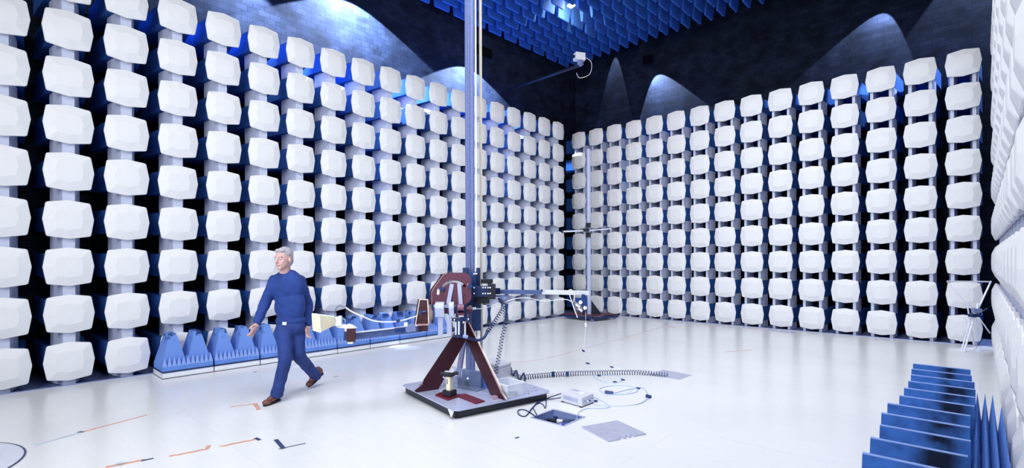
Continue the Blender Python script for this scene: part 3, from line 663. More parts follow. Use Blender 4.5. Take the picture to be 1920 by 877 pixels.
# cream horn antenna: open pyramid horn pointing left
ha = thing('horn_antenna', 'cream board horn antenna with white rim pointing left behind the walking man', 'antenna', P(610, 607, 5.1))
q = [P(585, 588, 4.98), P(627, 594, 5.12), P(627, 610.5, 5.12), P(601, 623, 4.98), P(586.5, 619, 5.0)]
m = MB(); f = [P(585.5, 588, 5.0), P(587.5, 618.5, 5.0), P(601.5, 622.5, 4.88), P(599, 591, 4.88)]
bk = [P(627, 594, 5.15), P(627, 609, 5.15), P(628, 609.5, 5.05), P(628, 594.5, 5.05)]
va = [m.b.verts.new(p) for p in f]; vb = [m.b.verts.new(p) for p in bk]
for i in range(4): m.b.faces.new((va[i], va[(i+1) % 4], vb[(i+1) % 4], vb[i]))
m.b.faces.new(va); m.b.faces.new(vb[::-1]); m.build('horn', cream, ha, loc='world')
rm = MB()
for i in range(4): rm.bar(f[i], f[(i+1) % 4], .010, .010)
rm.bar(P(585.5, 587.8, 5.0), P(627, 593.5, 5.12), .012, .012)
rm.build('rim', white_p, ha, loc='world')
MB().box(P(633, 602, 5.1), (.06, .08, .09), Matrix.Rotation(YAW, 3, 'Z')).build('feed_block', white_p, ha, loc='world', bevel=.005)
MB().box(P(638, 601, 5.08), (.03, .03, .10), Matrix.Rotation(YAW, 3, 'Z')).build('feed_cover', alu_white, ha, loc='world')
for y in (601, 603.5): MB().tube(P(630, y, 5.03), P(630.5, y, 5.04), .003, n=8).build('screw', navy, ha, loc='world')
tag(wire('feed_cable', [P(628, 594, 5.1), P(629, 581, 5.1), P(636, 573.5, 5.1), P(648, 576, 5.1), P(658, 583, 5.12)], .003, cable_dark), 'thin dark cable arching up from the cream horn antenna', 'cable')
tag(wire('feed_cable', [P(648, 576, 5.1), P(660, 584, 5.12), P(680, 593, 5.15), P(700, 601, 5.2), P(725, 603.5, 5.25), P(750, 601.5, 5.3), P(770, 596, 5.35), P(788, 590, 5.45)], .008, cable_white), 'thicker white cable sagging from the cream horn to the wine red horn', 'cable')
tag(MB().bar(P(743, 601.5, 5.27), P(749.5, 600.5, 5.28), .03, .03).build('cable_clip', navy2, loc=P(746, 601, 5.27)), 'small dark clip on the sagging white cable', 'clip')
# wine-red horn (trapezoid box with pale edges)
wh = thing('horn_antenna', 'wine red trapezoid horn with pale edges left of the roller clamp', 'antenna', P(795, 592, 5.5))
tr = [(779, 609), (787, 561), (802, 561.5), (804, 609)]
MB().plate(P(792, 590, 5.42), RT, UP, [((x-792)*PX, -(y-590)*PX) for x, y in tr], .012).build('front_panel', wine, wh, loc='world')
MB().plate(P(789, 590, 5.56), RT, UP, [((x-792)*PX, -(y-590)*PX) for x, y in tr], .012).build('rear_panel', black, wh, loc='world')
m = MB()
for a, b_ in zip(tr, tr[1:]+tr[:1]): m.bar(P(*a, 5.4), P(*b_, 5.4), .010, .012, up=FW)
m.build('pale_frame', edge_cream, wh, loc='world')
MB().bar(P(782, 608.5, 5.38), P(803, 608, 5.38), .03, .014).build('lower_rail', mat('dusty_rail', (.45, .25, .28), .5), wh, loc='world')
MB().box(P(791.5, 615, 5.42), (.125, .03, .06), Matrix.Rotation(YAW, 3, 'Z')).build('lower_block', wine, wh, loc='world')
MB().tube(P(786, 585, 5.36), P(799, 583.5, 5.36), .009).tube(P(788, 583, 5.34), P(788, 589, 5.34), .014).build('handle', navy2, wh, loc='world')
MB().tube(P(805, 590, 5.5), P(812, 590, 5.5), .11, .04, n=20).build('wooden_cone', mat('pale_wood_cone', (.55, .38, .33), .5), wh, loc='world')

# jack stand, boards, acrylic bracket, bin on the platform
jk = thing('jack_stand', 'small cream post with black star head and black foot on the platform', 'stand', G(842, 741, PZ+.02))
j0 = G(843, 741, PZ+.02); JR = Matrix.Rotation(math.atan2(e1.y, e1.x)+.6, 3, 'Z')
wbox('foot_block', j0+Vector((0, 0, .03)), (.11, .11, .06), black, jk, .2)
wbox('post', j0+Vector((0, 0, .13)), (.055, .055, .16), cream, jk, .2)
MB().box(P(838.5, 715, 5.08), (.006, .006, .05)).build('post_slot', navy, jk, loc='world')
MB().box(j0+Vector((0, 0, .228)), (.10, .10, .045), JR).box(j0+Vector((0, 0, .235)), (.19, .05, .03), Matrix.Rotation(YAW, 3, 'Z')).box(j0+Vector((0, 0, .235)), (.05, .16, .03), Matrix.Rotation(YAW+.3, 3, 'Z')).build('star_head', black, jk, loc='world', bevel=.008)
MB().box(j0+Vector((0, 0, .255)), (.10, .04, .006), JR).build('head_plate', alu_white, jk, loc='world')
MB().tube(j0+Vector((.02, .03, .25)), j0+Vector((.02, .03, .29)), .008).tube(j0+Vector((-.04, -.03, .18)), j0+Vector((-.055, -.045, .2)), .008).build('screw', alu_white, jk, loc='world')
q = [G(x, y, PZ) for x, y in ((817, 742), (831, 738), (858, 747), (846, 751))]
def slab(name, pts, t, m_, label, cat, group=None):
    c = sum(pts, Vector())/len(pts); b = MB(); A = [b.b.verts.new(p) for p in pts]; B = [b.b.verts.new(p+Vector((0, 0, t))) for p in pts]
    b.b.faces.new(A[::-1]); b.b.faces.new(B)
    for i in range(len(A)): j = (i+1) % len(A); b.b.faces.new((A[i], A[j], B[j], B[i]))
    return tag(b.build(name, m_, loc=c), label, cat, group)
slab('red_board', [G(x, y, PZ) for x, y in ((816, 742), (832, 736), (866, 742), (840, 751.5))], .018, red, 'square dark red board under the jack stand on the platform', 'board')
slab('red_board', [G(x, y, PZ+.002) for x, y in ((856, 743), (872, 739), (909, 753), (892, 757.5))], .012, red, 'long dark red board lying beside the jack stand towards the front', 'board')
slab('wooden_shim', [G(x, y, PZ) for x, y in ((788, 721), (800, 719), (808, 726), (798, 728))], .015, mat('rosy_wood', (.4, .26, .35), .5), 'pale rosy shim under the left tripod leg', 'shim')
slab('wooden_shim', [G(x, y, PZ) for x, y in ((921, 745), (932, 743), (934, 748), (925, 749.5))], .02, mat('rosy_wood', (.4, .26, .35), .5), 'small pale shim under the right tripod leg', 'shim')
ac = thing('acrylic_bracket', 'clear acrylic angle bracket standing on the platform before the mast', 'bracket', G(875, 730, PZ))
a0, a1 = G(848, 718, PZ), G(902, 729, PZ)
MB().bar(a0+Vector((0, 0, .10)), a1+Vector((0, 0, .10)), .012, .20).build('upright_sheet', clear, ac, loc='world')
MB().bar(a0+Vector((.05, -.05, .006)), a1+Vector((.05, -.05, .006)), .14, .010).build('base_sheet', clear, ac, loc='world')
MB().tube(P(877, 709, 5.25), P(877, 709, 5.3), .010).build('bolt', white_p, ac, loc='world')
tag(MB().bar(G(862, 722, PZ)+Vector((0, .06, .09)), G(912, 730, PZ)+Vector((0, .06, .09)), .05, .18).build('blue_box', mat('blue_panel', (.06, .12, .4), .35), loc=G(885, 724, PZ)), 'dull blue housing behind the acrylic bracket at the mast foot', 'box')
bn = thing('storage_bin', 'translucent plastic bin with bits inside on the right of the platform', 'bin')
B0, B1, B2 = G(924, 739, PZ), G(952, 748, PZ), G(981, 741, PZ); B3 = B0+B2-B1; bc = (B0+B2)/2; bn.location = bc
def open_box(P4, h, out, th, m_, name, parent):
    mm = MB(); c = sum(P4, Vector())/4; T4 = [p+(p-c)*out+Vector((0, 0, h)) for p in P4]
    I4 = [p+(p-c)*(-.04)+Vector((0, 0, th)) for p in P4]; J4 = [p+(p-c)*(out-.05)+Vector((0, 0, h)) for p in P4]
    V = [[mm.b.verts.new(p) for p in L_] for L_ in (P4, T4, J4, I4)]
    mm.b.faces.new(V[0][::-1]); mm.b.faces.new(V[3])
    for a, b_ in zip(V, V[1:]):
        for i in range(4): j = (i+1) % 4; mm.b.faces.new((a[i], a[j], b_[j], b_[i]))
    return mm.build(name, m_, parent, loc='world')
open_box([B0, B1, B2, B3], .14, .10, .006, milky, 'tub', bn)
m = MB(); c = bc; T4 = [p+(p-c)*.13+Vector((0, 0, .142)) for p in (B0, B1, B2, B3)]
for i in range(4): m.bar(T4[i], T4[(i+1) % 4], .016, .012)
m.build('rim', mat('frosted_rim', (.7, .76, .92), .3), bn, loc='world')
for k, (dx, dy, s, mm_) in enumerate(((-.03, -.02, .07, cable_blue), (.06, .02, .06, navy2), (.02, .06, .05, white_p), (-.06, .05, .05, alu_white))):
    tag(MB().box(bc+Vector((dx, dy, .01+s*.3)), (s*1.6, s, s*.5), Matrix.Rotation(k*.7, 3, 'Z')).build('loose_part', mm_, loc=bc+Vector((dx, dy, .01)), bevel=.005), ['pale blue part in the front of the plastic bin', 'dark blue part at the right inside the plastic bin', 'white part at the back inside the plastic bin', 'pale metal part at the left inside the plastic bin'][k], 'part')
cb_ = thing('control_box', 'pale metal box on the floor behind the platform, dark cords at its side', 'box', (G(922, 705)+G(958, 706))/2)
k0, k1, k2 = G(905, 700), G(935, 712), G(958, 704)
k3 = k0+k2-k1; cc = (k0+k2)/2
m = MB(); A = [m.b.verts.new(p) for p in (k0, k1, k2, k3)]; B = [m.b.verts.new(p+Vector((0, 0, .15))) for p in (k0, k1, k2, k3)]
m.b.faces.new(A[::-1]); m.b.faces.new(B)
for i in range(4): j = (i+1) % 4; m.b.faces.new((A[i], A[j], B[j], B[i]))
m.build('case', instrument, cb_, loc='world', bevel=.004)
m = MB(); T4 = [p+(p-cc)*.03+Vector((0, 0, .155)) for p in (k0, k1, k2, k3)]
b4 = [m.b.verts.new(p) for p in T4]; b5 = [m.b.verts.new(p+Vector((0, 0, .02))) for p in T4]; m.b.faces.new(b4[::-1]); m.b.faces.new(b5)
for i in range(4): j = (i+1) % 4; m.b.faces.new((b4[i], b4[j], b5[j], b5[i]))
m.build('lid', instrument, cb_, loc='world')

# spiral cords
tag(wire('spiral_cord', helix([P(943, 560, 5.85), P(948, 600, 5.8), P(941, 635, 5.75), P(934, 675, 5.7), P(927, 706, 5.65)], 26, .022), .004, cable_dark, smooth=0), 'dark spiral cord hanging from the carriage rail to the platform', 'cord')
tag(wire('spiral_cord', helix([P(936, 558, 5.85), P(943, 575, 5.82), P(928, 602, 5.75), P(914, 622, 5.65)], 16, .020), .005, cable_dark, smooth=0), 'dark spiral cord curving from the rail down to the black hose', 'cord')
tag(wire('black_hose', [P(914, 621, 5.65), P(908, 632, 5.6), P(898, 637.5, 5.55), P(888, 636.5, 5.5), P(876, 633, 5.45)], .016, navy), 'short black hose joining the spiral cord to the motor unit', 'hose')
tag(wire('spiral_cord', helix([G(985, 711)+UP*.03, G(1060, 705)+UP*.03, G(1120, 703)+UP*.03, G(1200, 702.5)+UP*.03, G(1252, 707)+UP*.03], 58, .032), .0042, cable_dark, smooth=0), 'long dark spiral cord stretched across the floor to the far hatch', 'cord')
tag(wire('cord_bundle', [G(958, 693)+UP*.03, G(962, 706)+UP*.02, G(968, 700)+UP*.04, G(974, 713)+UP*.01, G(982, 708)+UP*.06, G(984, 716)+UP*.02], .012, cable_dark), 'knot of thick dark cord behind the platform corner', 'cord')
tag(wire('spiral_cord', helix([G(940, 700)+UP*.08, G(955, 703)+UP*.06, G(975, 712)+UP*.03], 5, .03), .004, cable_dark, smooth=0), 'loose dark cord loops beside the control box', 'cord')
for k, x in enumerate((1037, 1064)):
    tag(MB().box(G(x, 707)+UP*.045, (.03, .03, .06)).build('cord_clip', navy2, loc=G(x, 707)), f"dark clip on the floor spiral cord, the {'left' if k == 0 else 'right'} one", 'clip')
# closed hatch, open floor box and its cover
slab('floor_hatch', [G(x, y) for x, y in ((1243, 693), (1297, 703), (1273, 712), (1218, 702))], .004, steel_plate, 'closed grey metal hatch in the floor at the end of the spiral cord', 'hatch')
slab('floor_hatch', [G(x, y) for x, y in ((1443, 616.5), (1492, 622.5), (1484, 625), (1436, 619))], .004, steel_plate, 'narrow closed hatch in the floor near the far wall', 'hatch')
cv = [(1091, 801), (1163, 790), (1211.5, 814.5)]
c0, c1, c2 = [G(*p) for p in ((1091, 802), (1141, 829), (1211, 815))]; uu, vv = (c1-c0), (c2-c1)
def uvp(a, b_): return c0+uu*a+vv*b_
ol = [(0, 0), (1, 0), (1, .32), (.90, .34), (.90, .38), (1, .40), (1, .47), (.90, .49), (.90, .53), (1, .55), (1, .60), (.90, .62), (.90, .66), (1, .68), (1, 1), (0, 1), (0, .62), (.05, .61), (.05, .58), (0, .57), (0, .46), (.05, .45), (.05, .42), (0, .41)]
slab('hatch_cover', [uvp(a, b_) for a, b_ in ol], .014, steel_plate, 'loose grey metal hatch cover with notched edges lying on the floor', 'cover')
fb = thing('floor_box', 'open square floor box full of sockets and dark cables', 'floor box', sum(PIT, Vector())/4)
m = MB(); c = sum(PIT, Vector())/4; bot = [p+(p-c)*-.04-Vector((0, 0, .13)) for p in PIT]
A = [m.b.verts.new(p) for p in PIT]; B = [m.b.verts.new(p) for p in bot]; m.b.faces.new(B)
for i in range(4): j = (i+1) % 4; m.b.faces.new((A[i], A[j], B[j], B[i]))
m.build('box_lining', mat('box_metal', (.24, .31, .56), .4, .3), fb, loc='world')
m = MB()
for i in range(4): m.bar(PIT[i]+(PIT[i]-c)*.05+UP*.002, PIT[(i+1) % 4]+(PIT[(i+1) % 4]-c)*.05+UP*.002, .022, .005)
m.build('frame', grey_plate, fb, loc='world')
for dx, dy, s, mm_, nm in ((.05, -.03, .06, white_p, 'socket'), (.11, -.05, .035, mat('bright_blue_plug', (.02, .1, .7), .4), 'plug'), (.0, -.10, .08, black, 'junction_box'), (-.06, .05, .05, navy, 'junction_box'), (.16, -.02, .03, white_p, 'socket'), (.13, -.09, .03, mat('bright_blue_plug', (.02, .1, .7), .4), 'plug')):
    MB().box(c+Vector((dx-.03, dy+.03, -.06)), (s, s*.6, s*1.4), Matrix.Rotation(dx*9, 3, 'Z')).build(nm, mm_, fb, loc='world', bevel=.004)
for k in range(5):
    a = random.uniform(0, 6); wire('inner_cable', [c+Vector((math.cos(a+i)*.13, math.sin(a+i*1.3)*.12, -.10+.02*i)) for i in range(5)], .004, cable_dark, fb)
# instrument box
ib = thing('instrument_box', 'small pale instrument case with front sockets on the floor by the floor box', 'instrument')
i0, i1, i2 = G(1052, 753), G(1091, 764.5), G(1113, 755.5); i3 = i0+i2-i1; ib.location = (i0+i2)/2; ih = .105
m = MB(); base = [i0, i1, i2, i3]; A = [m.b.verts.new(p+UP*.012) for p in base]; B = [m.b.verts.new(p+UP*ih) for p in base]
m.b.faces.new(A[::-1]); m.b.faces.new(B)
for i in range(4): j = (i+1) % 4; m.b.faces.new((A[i], A[j], B[j], B[i]))
m.build('case', instrument, ib, loc='world', bevel=.004)
ce = (i0+i2)/2
for p in base: MB().box(p+(ce-p)*.12+UP*.006, (.03, .03, .012)).build('foot', black, ib, loc='world')
fn = (i2-i1).normalized(); fs = (i1-i0).normalized()
slabp = MB().bar(i0.lerp(i1, .12)+UP*.06, i0.lerp(i1, .82)+UP*.06, .004, .04); slabp.build('vent_panel', silver_tape, ib, loc='world')
for t_, h_, mm_ in ((.25, .06, alu), (.45, .05, alu_white), (.6, .05, navy2), (.85, .065, alu)):
    p = i1.lerp(i2, t_)+UP*h_; MB().tube(p, p+fs*.02, .008).build('socket', mm_, ib, loc='world')
MB().box(i1.lerp(i2, .2)+UP*.085, (.04, .004, .012), Matrix.Rotation(math.atan2(fn.y, fn.x), 3, 'Z')).build('front_label', alu_white, ib, loc='world')
tq = [ce+(p-ce)*.35+(i1-ce)*.2+UP*(ih+.001) for p in base]; 
MB().box(ce+(i2-ce)*.3+UP*(ih+.001), (.07, .05, .002), Matrix.Rotation(math.atan2(fn.y, fn.x), 3, 'Z')).build('top_label', white_p, ib, loc='world')
MB().box(ce+(i3-ce)*.55+UP*(ih+.001), (.10, .05, .002), Matrix.Rotation(math.atan2(fs.y, fs.x), 3, 'Z')).build('top_strip', steel_plate, ib, loc='world')

def fw_(name, pts, r, m_, label, cat='cable', h=.006): return tag(wire(name, [G(x, y)+UP*(h if len(p_) == 0 else p_[0]) for x, y, *p_ in pts], r, m_), label, cat)
fw_('power_cable', [(1052, 746, .05), (1035, 748, .03), (1018, 751), (1008, 757), (998, 766), (990, 777)], .006, cable_dark, 'dark cable from the instrument case back running left across the floor')
fw_('power_cable', [(1052, 752, .04), (1035, 751, .02), (1020, 748), (1012, 750), (1003, 760), (996, 768), (985, 781), (973, 778), (972, 770), (983, 769), (995, 775), (1010, 786)], .006, cable_dark, 'dark looping cable left of the floor box')
fw_('power_cable', [(1024, 750), (1024, 760), (1022, 766), (1018, 759), (1010, 757), (1000, 764), (1005, 776), (1009, 786)], .005, cable_dark, 'thin dark cable curling down into the floor box corner')
fw_('thin_cable', [(1113, 751, .04), (1128, 752), (1143, 763), (1128, 766), (1105, 766), (1087, 772), (1081, 787)], .004, cable_blue, 'slim blue cable looping from the case front into the floor box')
ell = lambda cx_, cy_, a, b_, t0, t1, n=22: [(cx_+a*math.cos(t0+(t1-t0)*i/n), cy_+b_*math.sin(t0+(t1-t0)*i/n)) for i in range(n+1)]
fw_('coiled_cable', ell(1160, 731.5, 36, 8.5, 0, 4*PI+2.0, 60) + [(1200, 727), (1213, 737), (1216, 746), (1200, 757), (1160, 762), (1113, 760)], .0042, cable_blue, 'pale blue cable coiled in rings on the floor right of the case')
fw_('coiled_cable', [(1113, 762), (1160, 763), (1195, 758), (1212, 748)], .0028, cable_white, 'white cable lying beside the lower edge of the pale blue cable')
fw_('thin_cable', [(1101, 683), (1108, 693), (1111, 700), (1122, 692), (1145, 689), (1168, 693), (1185, 705), (1192, 718), (1189, 730), (1170, 740)], .003, cable_white, 'thin white cable loop passing over the floor spiral cord')
fw_('thin_cable', [(1110, 700), (1120, 712), (1150, 718), (1168, 713), (1155, 705), (1123, 705)], .003, cable_blue, 'thin pale blue cable loop inside the white loop')
for k, (x, y, l_) in enumerate(((1142, 738.5, .09), (1216, 746, .05))):
    tag(MB().tube(G(x-l_*80, y-1)+UP*.02, G(x+l_*80, y+1)+UP*.02, .019).build('ferrite_sleeve', navy2, loc=G(x, y)), ['dark blue sleeve on the front of the coiled cable', 'dark blue sleeve at the right bend of the coiled cable'][k], 'sleeve')
for k, (x, y) in enumerate(((1102, 682), (1168, 713), (1153, 717), (1147, 689), (1117, 753), (1197, 729), (1123, 705))):
    tag(MB().tube(G(x-3, y-.5)+UP*.01, G(x+3, y+.5)+UP*.01, .011).build('cable_plug', navy2, loc=G(x, y)), ['dark plug at the far tip of the white cable', 'dark plug at the right tip of the inner loop', 'dark clip on the near side of the inner loop', 'dark clip on the far side of the white loop', 'dark plug just in front of the instrument case', 'dark clip on the upper right of the coil', 'dark plug at the left end of the inner loop'][k], 'plug')
fw_('red_cable', [(820, 694), (815, 684), (830, 680), (870, 681), (920, 679), (975, 678.5), (1030, 671), (1100, 652), (1180, 631), (1240, 613.5), (1262, 614), (1252, 609), (1238, 612), (1262, 613), (1340, 611), (1372, 610)], .0022, cable_red, 'hair-thin reddish cable curving far across the white floor')
fw_('red_cable', [(1360, 660), (1385, 658), (1410, 656)], .003, cable_red, 'short reddish cable piece on the far floor right of the mast')
fw_('red_cable', [(1392, 612), (1400, 616), (1440, 618), (1490, 620.5)], .003, cable_red, 'reddish cable ending at the narrow far hatch')

# tapes and marks on the floor
def strip(a, b_, w, m_, label, name='floor_tape', cat='tape', wob=0):
    p, q_ = G(*a), G(*b_); d = (q_-p).normalized(); n_ = d.cross(UP)*w/2; k = 8; A, B = [], []
    for i in range(k+1):
        c_ = p.lerp(q_, i/k)+n_.normalized()*random.uniform(-wob, wob); A.append(c_+n_); B.append(c_-n_)
    return slab(name, A+B[::-1], .003, m_, label, cat)
strip((157, 809), (275, 778), .022, copper, 'long copper tape strip on the left floor')
strip((65, 835), (150, 811), .03, tape_grey, 'faint grey tape line continuing the long copper strip')
strip((146, 810), (156, 810), .03, tape_dark, 'small dark tape scrap between grey line and copper strip', wob=.01)
strip((317, 856), (388, 842), .03, copper, 'crumpled copper tape strip in the lower left, ending in an upturned corner', wob=.01)
strip((388, 842), (391, 835), .03, copper, 'short copper corner piece standing off the crumpled strip', wob=.004)
strip((412, 837), (484, 823), .03, copper, 'crumpled copper tape strip just left of the dark angle mark', wob=.012)
strip((479, 821), (487, 825), .03, tape_dark, 'dark tape scrap at the right end of the copper strip')
strip((198, 876), (272, 862), .035, copper, 'copper tape strip at the bottom edge of the floor', wob=.01)
strip((265, 864), (288, 859), .02, tape_dark, 'dark end of the bottom copper strip')
strip((218, 874), (232, 866), .07, tape_grey, 'pale grey tape patch over the bottom copper strip')
strip((432, 763), (483, 756), .02, copper, 'thin copper tape line leading to the shoe of the walking man', wob=.006)
strip((478, 757), (486, 768), .045, copper, 'short copper tape piece under the front shoe tip', wob=.004)
strip((517, 824), (532, 841), .035, tape_dark, 'short dark arm of the angle mark on the floor')
strip((523, 841.5), (573, 831), .012, tape_dark, 'long thin dark arm of the angle mark on the floor')
strip((966, 821.5), (973, 819.5), .02, tape_dark, 'tiny dark mark on the floor below the floor box')
strip((95, 700), (99, 704), .01, tape_grey, 'tiny pale mark at the foot of the left wall')
for k, (x0, y0, x1, y1) in enumerate(((868, 766, 874, 767.5), (475, 698, 481, 696.5), (626, 706, 634, 705))):
    strip((x0, y0), (x1, y1), .012, tape_dark, ['tiny dark tick on the floor before the platform', 'tiny dark tick on the floor left of the walking man', 'tiny dark tick on the floor right of the walking man'][k], 'floor_mark', 'mark')
cen = Vector((-5.72, -.42, FL)); tt = MB().tube(cen, cen+UP*.006, .70, n=96)
tag(tt.build('turntable_plate', mat('turntable_grey', (.60, .64, .76), .35, var=.03), loc=cen), 'round grey turntable plate cut by the lower left corner', 'turntable')
rg = MB(); n = 96
vi = [rg.b.verts.new(cen+Vector((math.cos(2*PI*i/n)*.70, math.sin(2*PI*i/n)*.70, .007))) for i in range(n)]; vo = [rg.b.verts.new(cen+Vector((math.cos(2*PI*i/n)*.712, math.sin(2*PI*i/n)*.712, .007))) for i in range(n)]
for i in range(n): rg.b.faces.new((vi[i], vi[(i+1) % n], vo[(i+1) % n], vo[i]))
tag(rg.build('turntable_ring', navy, loc=cen), 'thin dark ring around the turntable plate', 'ring')

# ------------------------------------------------------------------ second mast in the far corner
s2 = thing('antenna_mast', 'slim pale mast on a wine red base plate in the far corner', 'mast', G(1107, 592))
b2 = G(1107, 592); zc = FL
pt = P(1103, 280, 13.2); bx = Vector((pt.x, pt.y, 0))
MB().box((bx.x, bx.y, (pt.z+FL+.1)/2), (.10, .10, pt.z-FL-.1), Matrix.Rotation(YAW, 3, 'Z')).build('pole', mat('pale_lavender_pole', (.42, .48, .74), .4, .1), s2, loc='world')
MB().box((bx.x+.04, bx.y-.05, (pt.z+FL+.1)/2), (.02, .02, pt.z-FL-.1), Matrix.Rotation(YAW, 3, 'Z')).build('rail', alu_white, s2, loc='world')
bq = [P(1058, 584, 13.4), P(1112, 594, 12.7), P(1158, 583, 13.2), P(1100, 577, 13.9)]
for p in bq: p.z = FL+.12
m = MB(); A = [m.b.verts.new(p) for p in bq]; B = [m.b.verts.new(p+UP*.02) for p in bq]; m.b.faces.new(A[::-1]); m.b.faces.new(B)
for i in range(4): j = (i+1) % 4; m.b.faces.new((A[i], A[j], B[j], B[i]))
m.build('base_plate', plum, s2, loc='world')
for p in bq: MB().ball(p+(Vector((bx.x, bx.y, p.z))-p)*.1-UP*.06, .055, 8).build('caster', alu, s2, loc='world')
m = MB()
for i in range(4): m.bar(bq[i]-UP*.04, bq[(i+1) % 4]-UP*.04, .04, .06)
m.build('base_frame', navy, s2, loc='world')
pb0 = Vector((bx.x, bx.y, FL+.14))
MB().plate(pb0+RT*.06, RT, UP, [(0, 0), (.27, 0), (.0, .36)], .03).build('gusset', black, s2, loc='world')
MB().plate(pb0-RT*.05, -RT, UP, [(0, 0), (.12, 0), (.0, .30)], .03).build('gusset', black, s2, loc='world')
a2 = thing('mast_clamp', 'black clamp with thin cross arm halfway up the far mast', 'clamp', P(1103, 430, 13.1))
MB().box(P(1103, 422, 13.1), (.11, .10, .12), Matrix.Rotation(YAW, 3, 'Z')).box(P(1103, 440, 13.1), (.11, .10, .12), Matrix.Rotation(YAW, 3, 'Z')).box(P(1099, 431, 13.0), (.14, .08, .08), Matrix.Rotation(YAW, 3, 'Z')).build('clamp_block', black, a2, loc='world')
MB().bar(P(1055, 434, 13.0), P(1100, 432, 13.05), .03, .04).build('arm', alu_white, a2, loc='world')
MB().bar(P(1105, 432, 13.05), P(1146, 428.5, 13.1), .03, .03).build('arm', alu_white, a2, loc='world')
MB().box(P(1055, 434, 13.0), (.05, .05, .07)).build('arm_tip', navy, a2, loc='world')

# ------------------------------------------------------------------ biconical wire antenna on a folding stand, right
ba = thing('wire_antenna', 'spidery white rod antenna on a leaning folding stand near the right wall', 'antenna', G(1806, 660))
Zb = 8.5
def rod(a, b_, r=.008, nm='rod', m_=alu_white, Z0=Zb, Z1=None):
    return MB().tube(P(a[0], a[1], Z0), P(b_[0], b_[1], Z1 or Z0), r, n=8).build(nm, m_, ba, loc='world')
rod((1776, 528), (1830, 587), .008, Z0=8.7, Z1=8.4); rod((1776, 527), (1858, 528), .011); rod((1858, 527), (1830, 587), .013, Z1=8.4)
rod((1830, 587), (1856, 624), .010, Z0=8.4, Z1=8.6); rod((1813, 567), (1826, 646), .012); rod((1812, 566), (1830, 586), .008)
rod((1829, 583), (1819, 577), .008); rod((1832, 590), (1851, 578), .010, m_=navy)
MB().box(P(1831, 582, 8.4), (.13, .06, .07), Matrix.Rotation(YAW, 3, 'Z')).build('hub', alu, ba, loc='world')
MB().box(P(1827, 591, 8.4), (.14, .08, .05), Matrix.Rotation(YAW, 3, 'Z')).build('hub_clamp', navy, ba, loc='world')
MB().tube(P(1834, 568, 8.4), P(1831, 582, 8.4), .02).build('hub_pin', alu_white, ba, loc='world')
rod((1828, 590), (1807, 660), .015, 'leg', Z0=8.4, Z1=8.35); rod((1822, 588), (1802, 659), .011, 'leg', Z0=8.5, Z1=8.37)
rod((1824, 594), (1801, 640), .009, 'leg', Z0=8.6, Z1=8.9); rod((1830, 592), (1834, 640), .009, 'leg', Z0=8.5, Z1=8.9)
rod((1803, 660), (1810, 661), .016, 'foot', Z0=8.35)
for k in range(6): rod((1806+k*3, 640-k*8), (1812+k*3, 636-k*9), .007, 'rung', Z0=8.42, Z1=8.38)
rod((1809, 595), (1813, 607), .006, 'spike'); rod((1808, 616), (1806, 622), .006, 'spike')

# ------------------------------------------------------------------ walking man
skin = mat('skin', (.62, .38, .36), .5, var=.06, scale=30); sweater_m = mat('blue_pullover', (.012, .045, .24), .85, var=.15, scale=12, bump=.4, bscale=90)
jeans_m = mat('blue_trousers', (.010, .036, .20), .8, var=.2, scale=10, bump=.3, bscale=120); shoe_m = mat('brown_leather', (.16, .055, .04), .35, var=.25, scale=20)
hair_m = mat('grey_hair', (.42, .40, .48), .7, var=.2, scale=60, bump=.6, bscale=200); sole_m = mat('dark_sole', (.015, .012, .02), .6)
J = {k: P(*v) for k, v in dict(head=(532, 486, 5.64), neck=(534.5, 513, 5.70), chest=(540, 537, 5.72), belly=(544, 575, 5.72), pelvis=(545, 607, 5.74),
     sR=(515.5, 526, 5.70), eR=(497, 568, 5.68), wR=(482, 605, 5.52), hR=(475, 624, 5.48),
     sL=(561.5, 526, 5.76), eL=(577, 570, 5.92), wL=(578, 609, 5.84), hL=(576, 628, 5.80),
     hipR=(533, 614, 5.70), kR=(535, 674, 5.52), aR=(519, 739, 5.55), hipL=(556, 614, 5.78), kL=(560, 667, 5.72), aL=(592, 704, 6.22)).items()}
man = thing('person', 'man in blue pullover and dark blue trousers with brown shoes walking past', 'person', (J['pelvis'].x, J['pelvis'].y, FL))
HF = (G(487, 766)-G(524, 748)).normalized(); HS = HF.cross(UP).normalized()
HF2 = (HF*.95-RT*.22).normalized(); HS2 = HF2.cross(UP).normalized()      # head turned a little to photo left
Rh = Matrix((HS2, HF2, UP)).transposed()
Rb = Matrix((HS, HF, UP)).transposed()
def capsule(m_, p, q_, r, r2, n=16):
    m_.tube(p, q_, r, r2, n=n); m_.ball(p, r, n//2); m_.ball(q_, r2, n//2)
def finish(m_, name, mt, vox, smooth=4, parent=man, noise_amp=0, noise_scale=.1):
    o = m_.build(name, mt, parent, loc='world')
    r = o.modifiers.new('remesh', 'REMESH'); r.mode = 'VOXEL'; r.voxel_size = vox; r.use_smooth_shade = True
    if noise_amp:
        tx = bpy.data.textures.new(name+'_folds', 'CLOUDS'); tx.noise_scale = noise_scale
        d_ = o.modifiers.new('folds', 'DISPLACE'); d_.texture = tx; d_.strength = noise_amp; d_.texture_coords = 'LOCAL'
    s_ = o.modifiers.new('smooth', 'SMOOTH'); s_.factor = .5; s_.iterations = smooth
    return o
bd = MB()
hd = J['head']+UP*.0
bd.ball(hd+UP*.03+HF2*-.005, .1, 14, (.78, .98, 1.08), Rh); bd.ball(hd-UP*.035+HF2*.022, .08, 12, (.80, .88, 1.02), Rh)      # skull, jaw
bd.ball(hd-UP*.098+HF2*.062, .026, 8, (1.1, .9, .8), Rh)                                                            # chin
capsule(bd, hd+UP*.012+HF2*.094, hd-UP*.028+HF2*.112, .010, .016, 10)                                                # nose
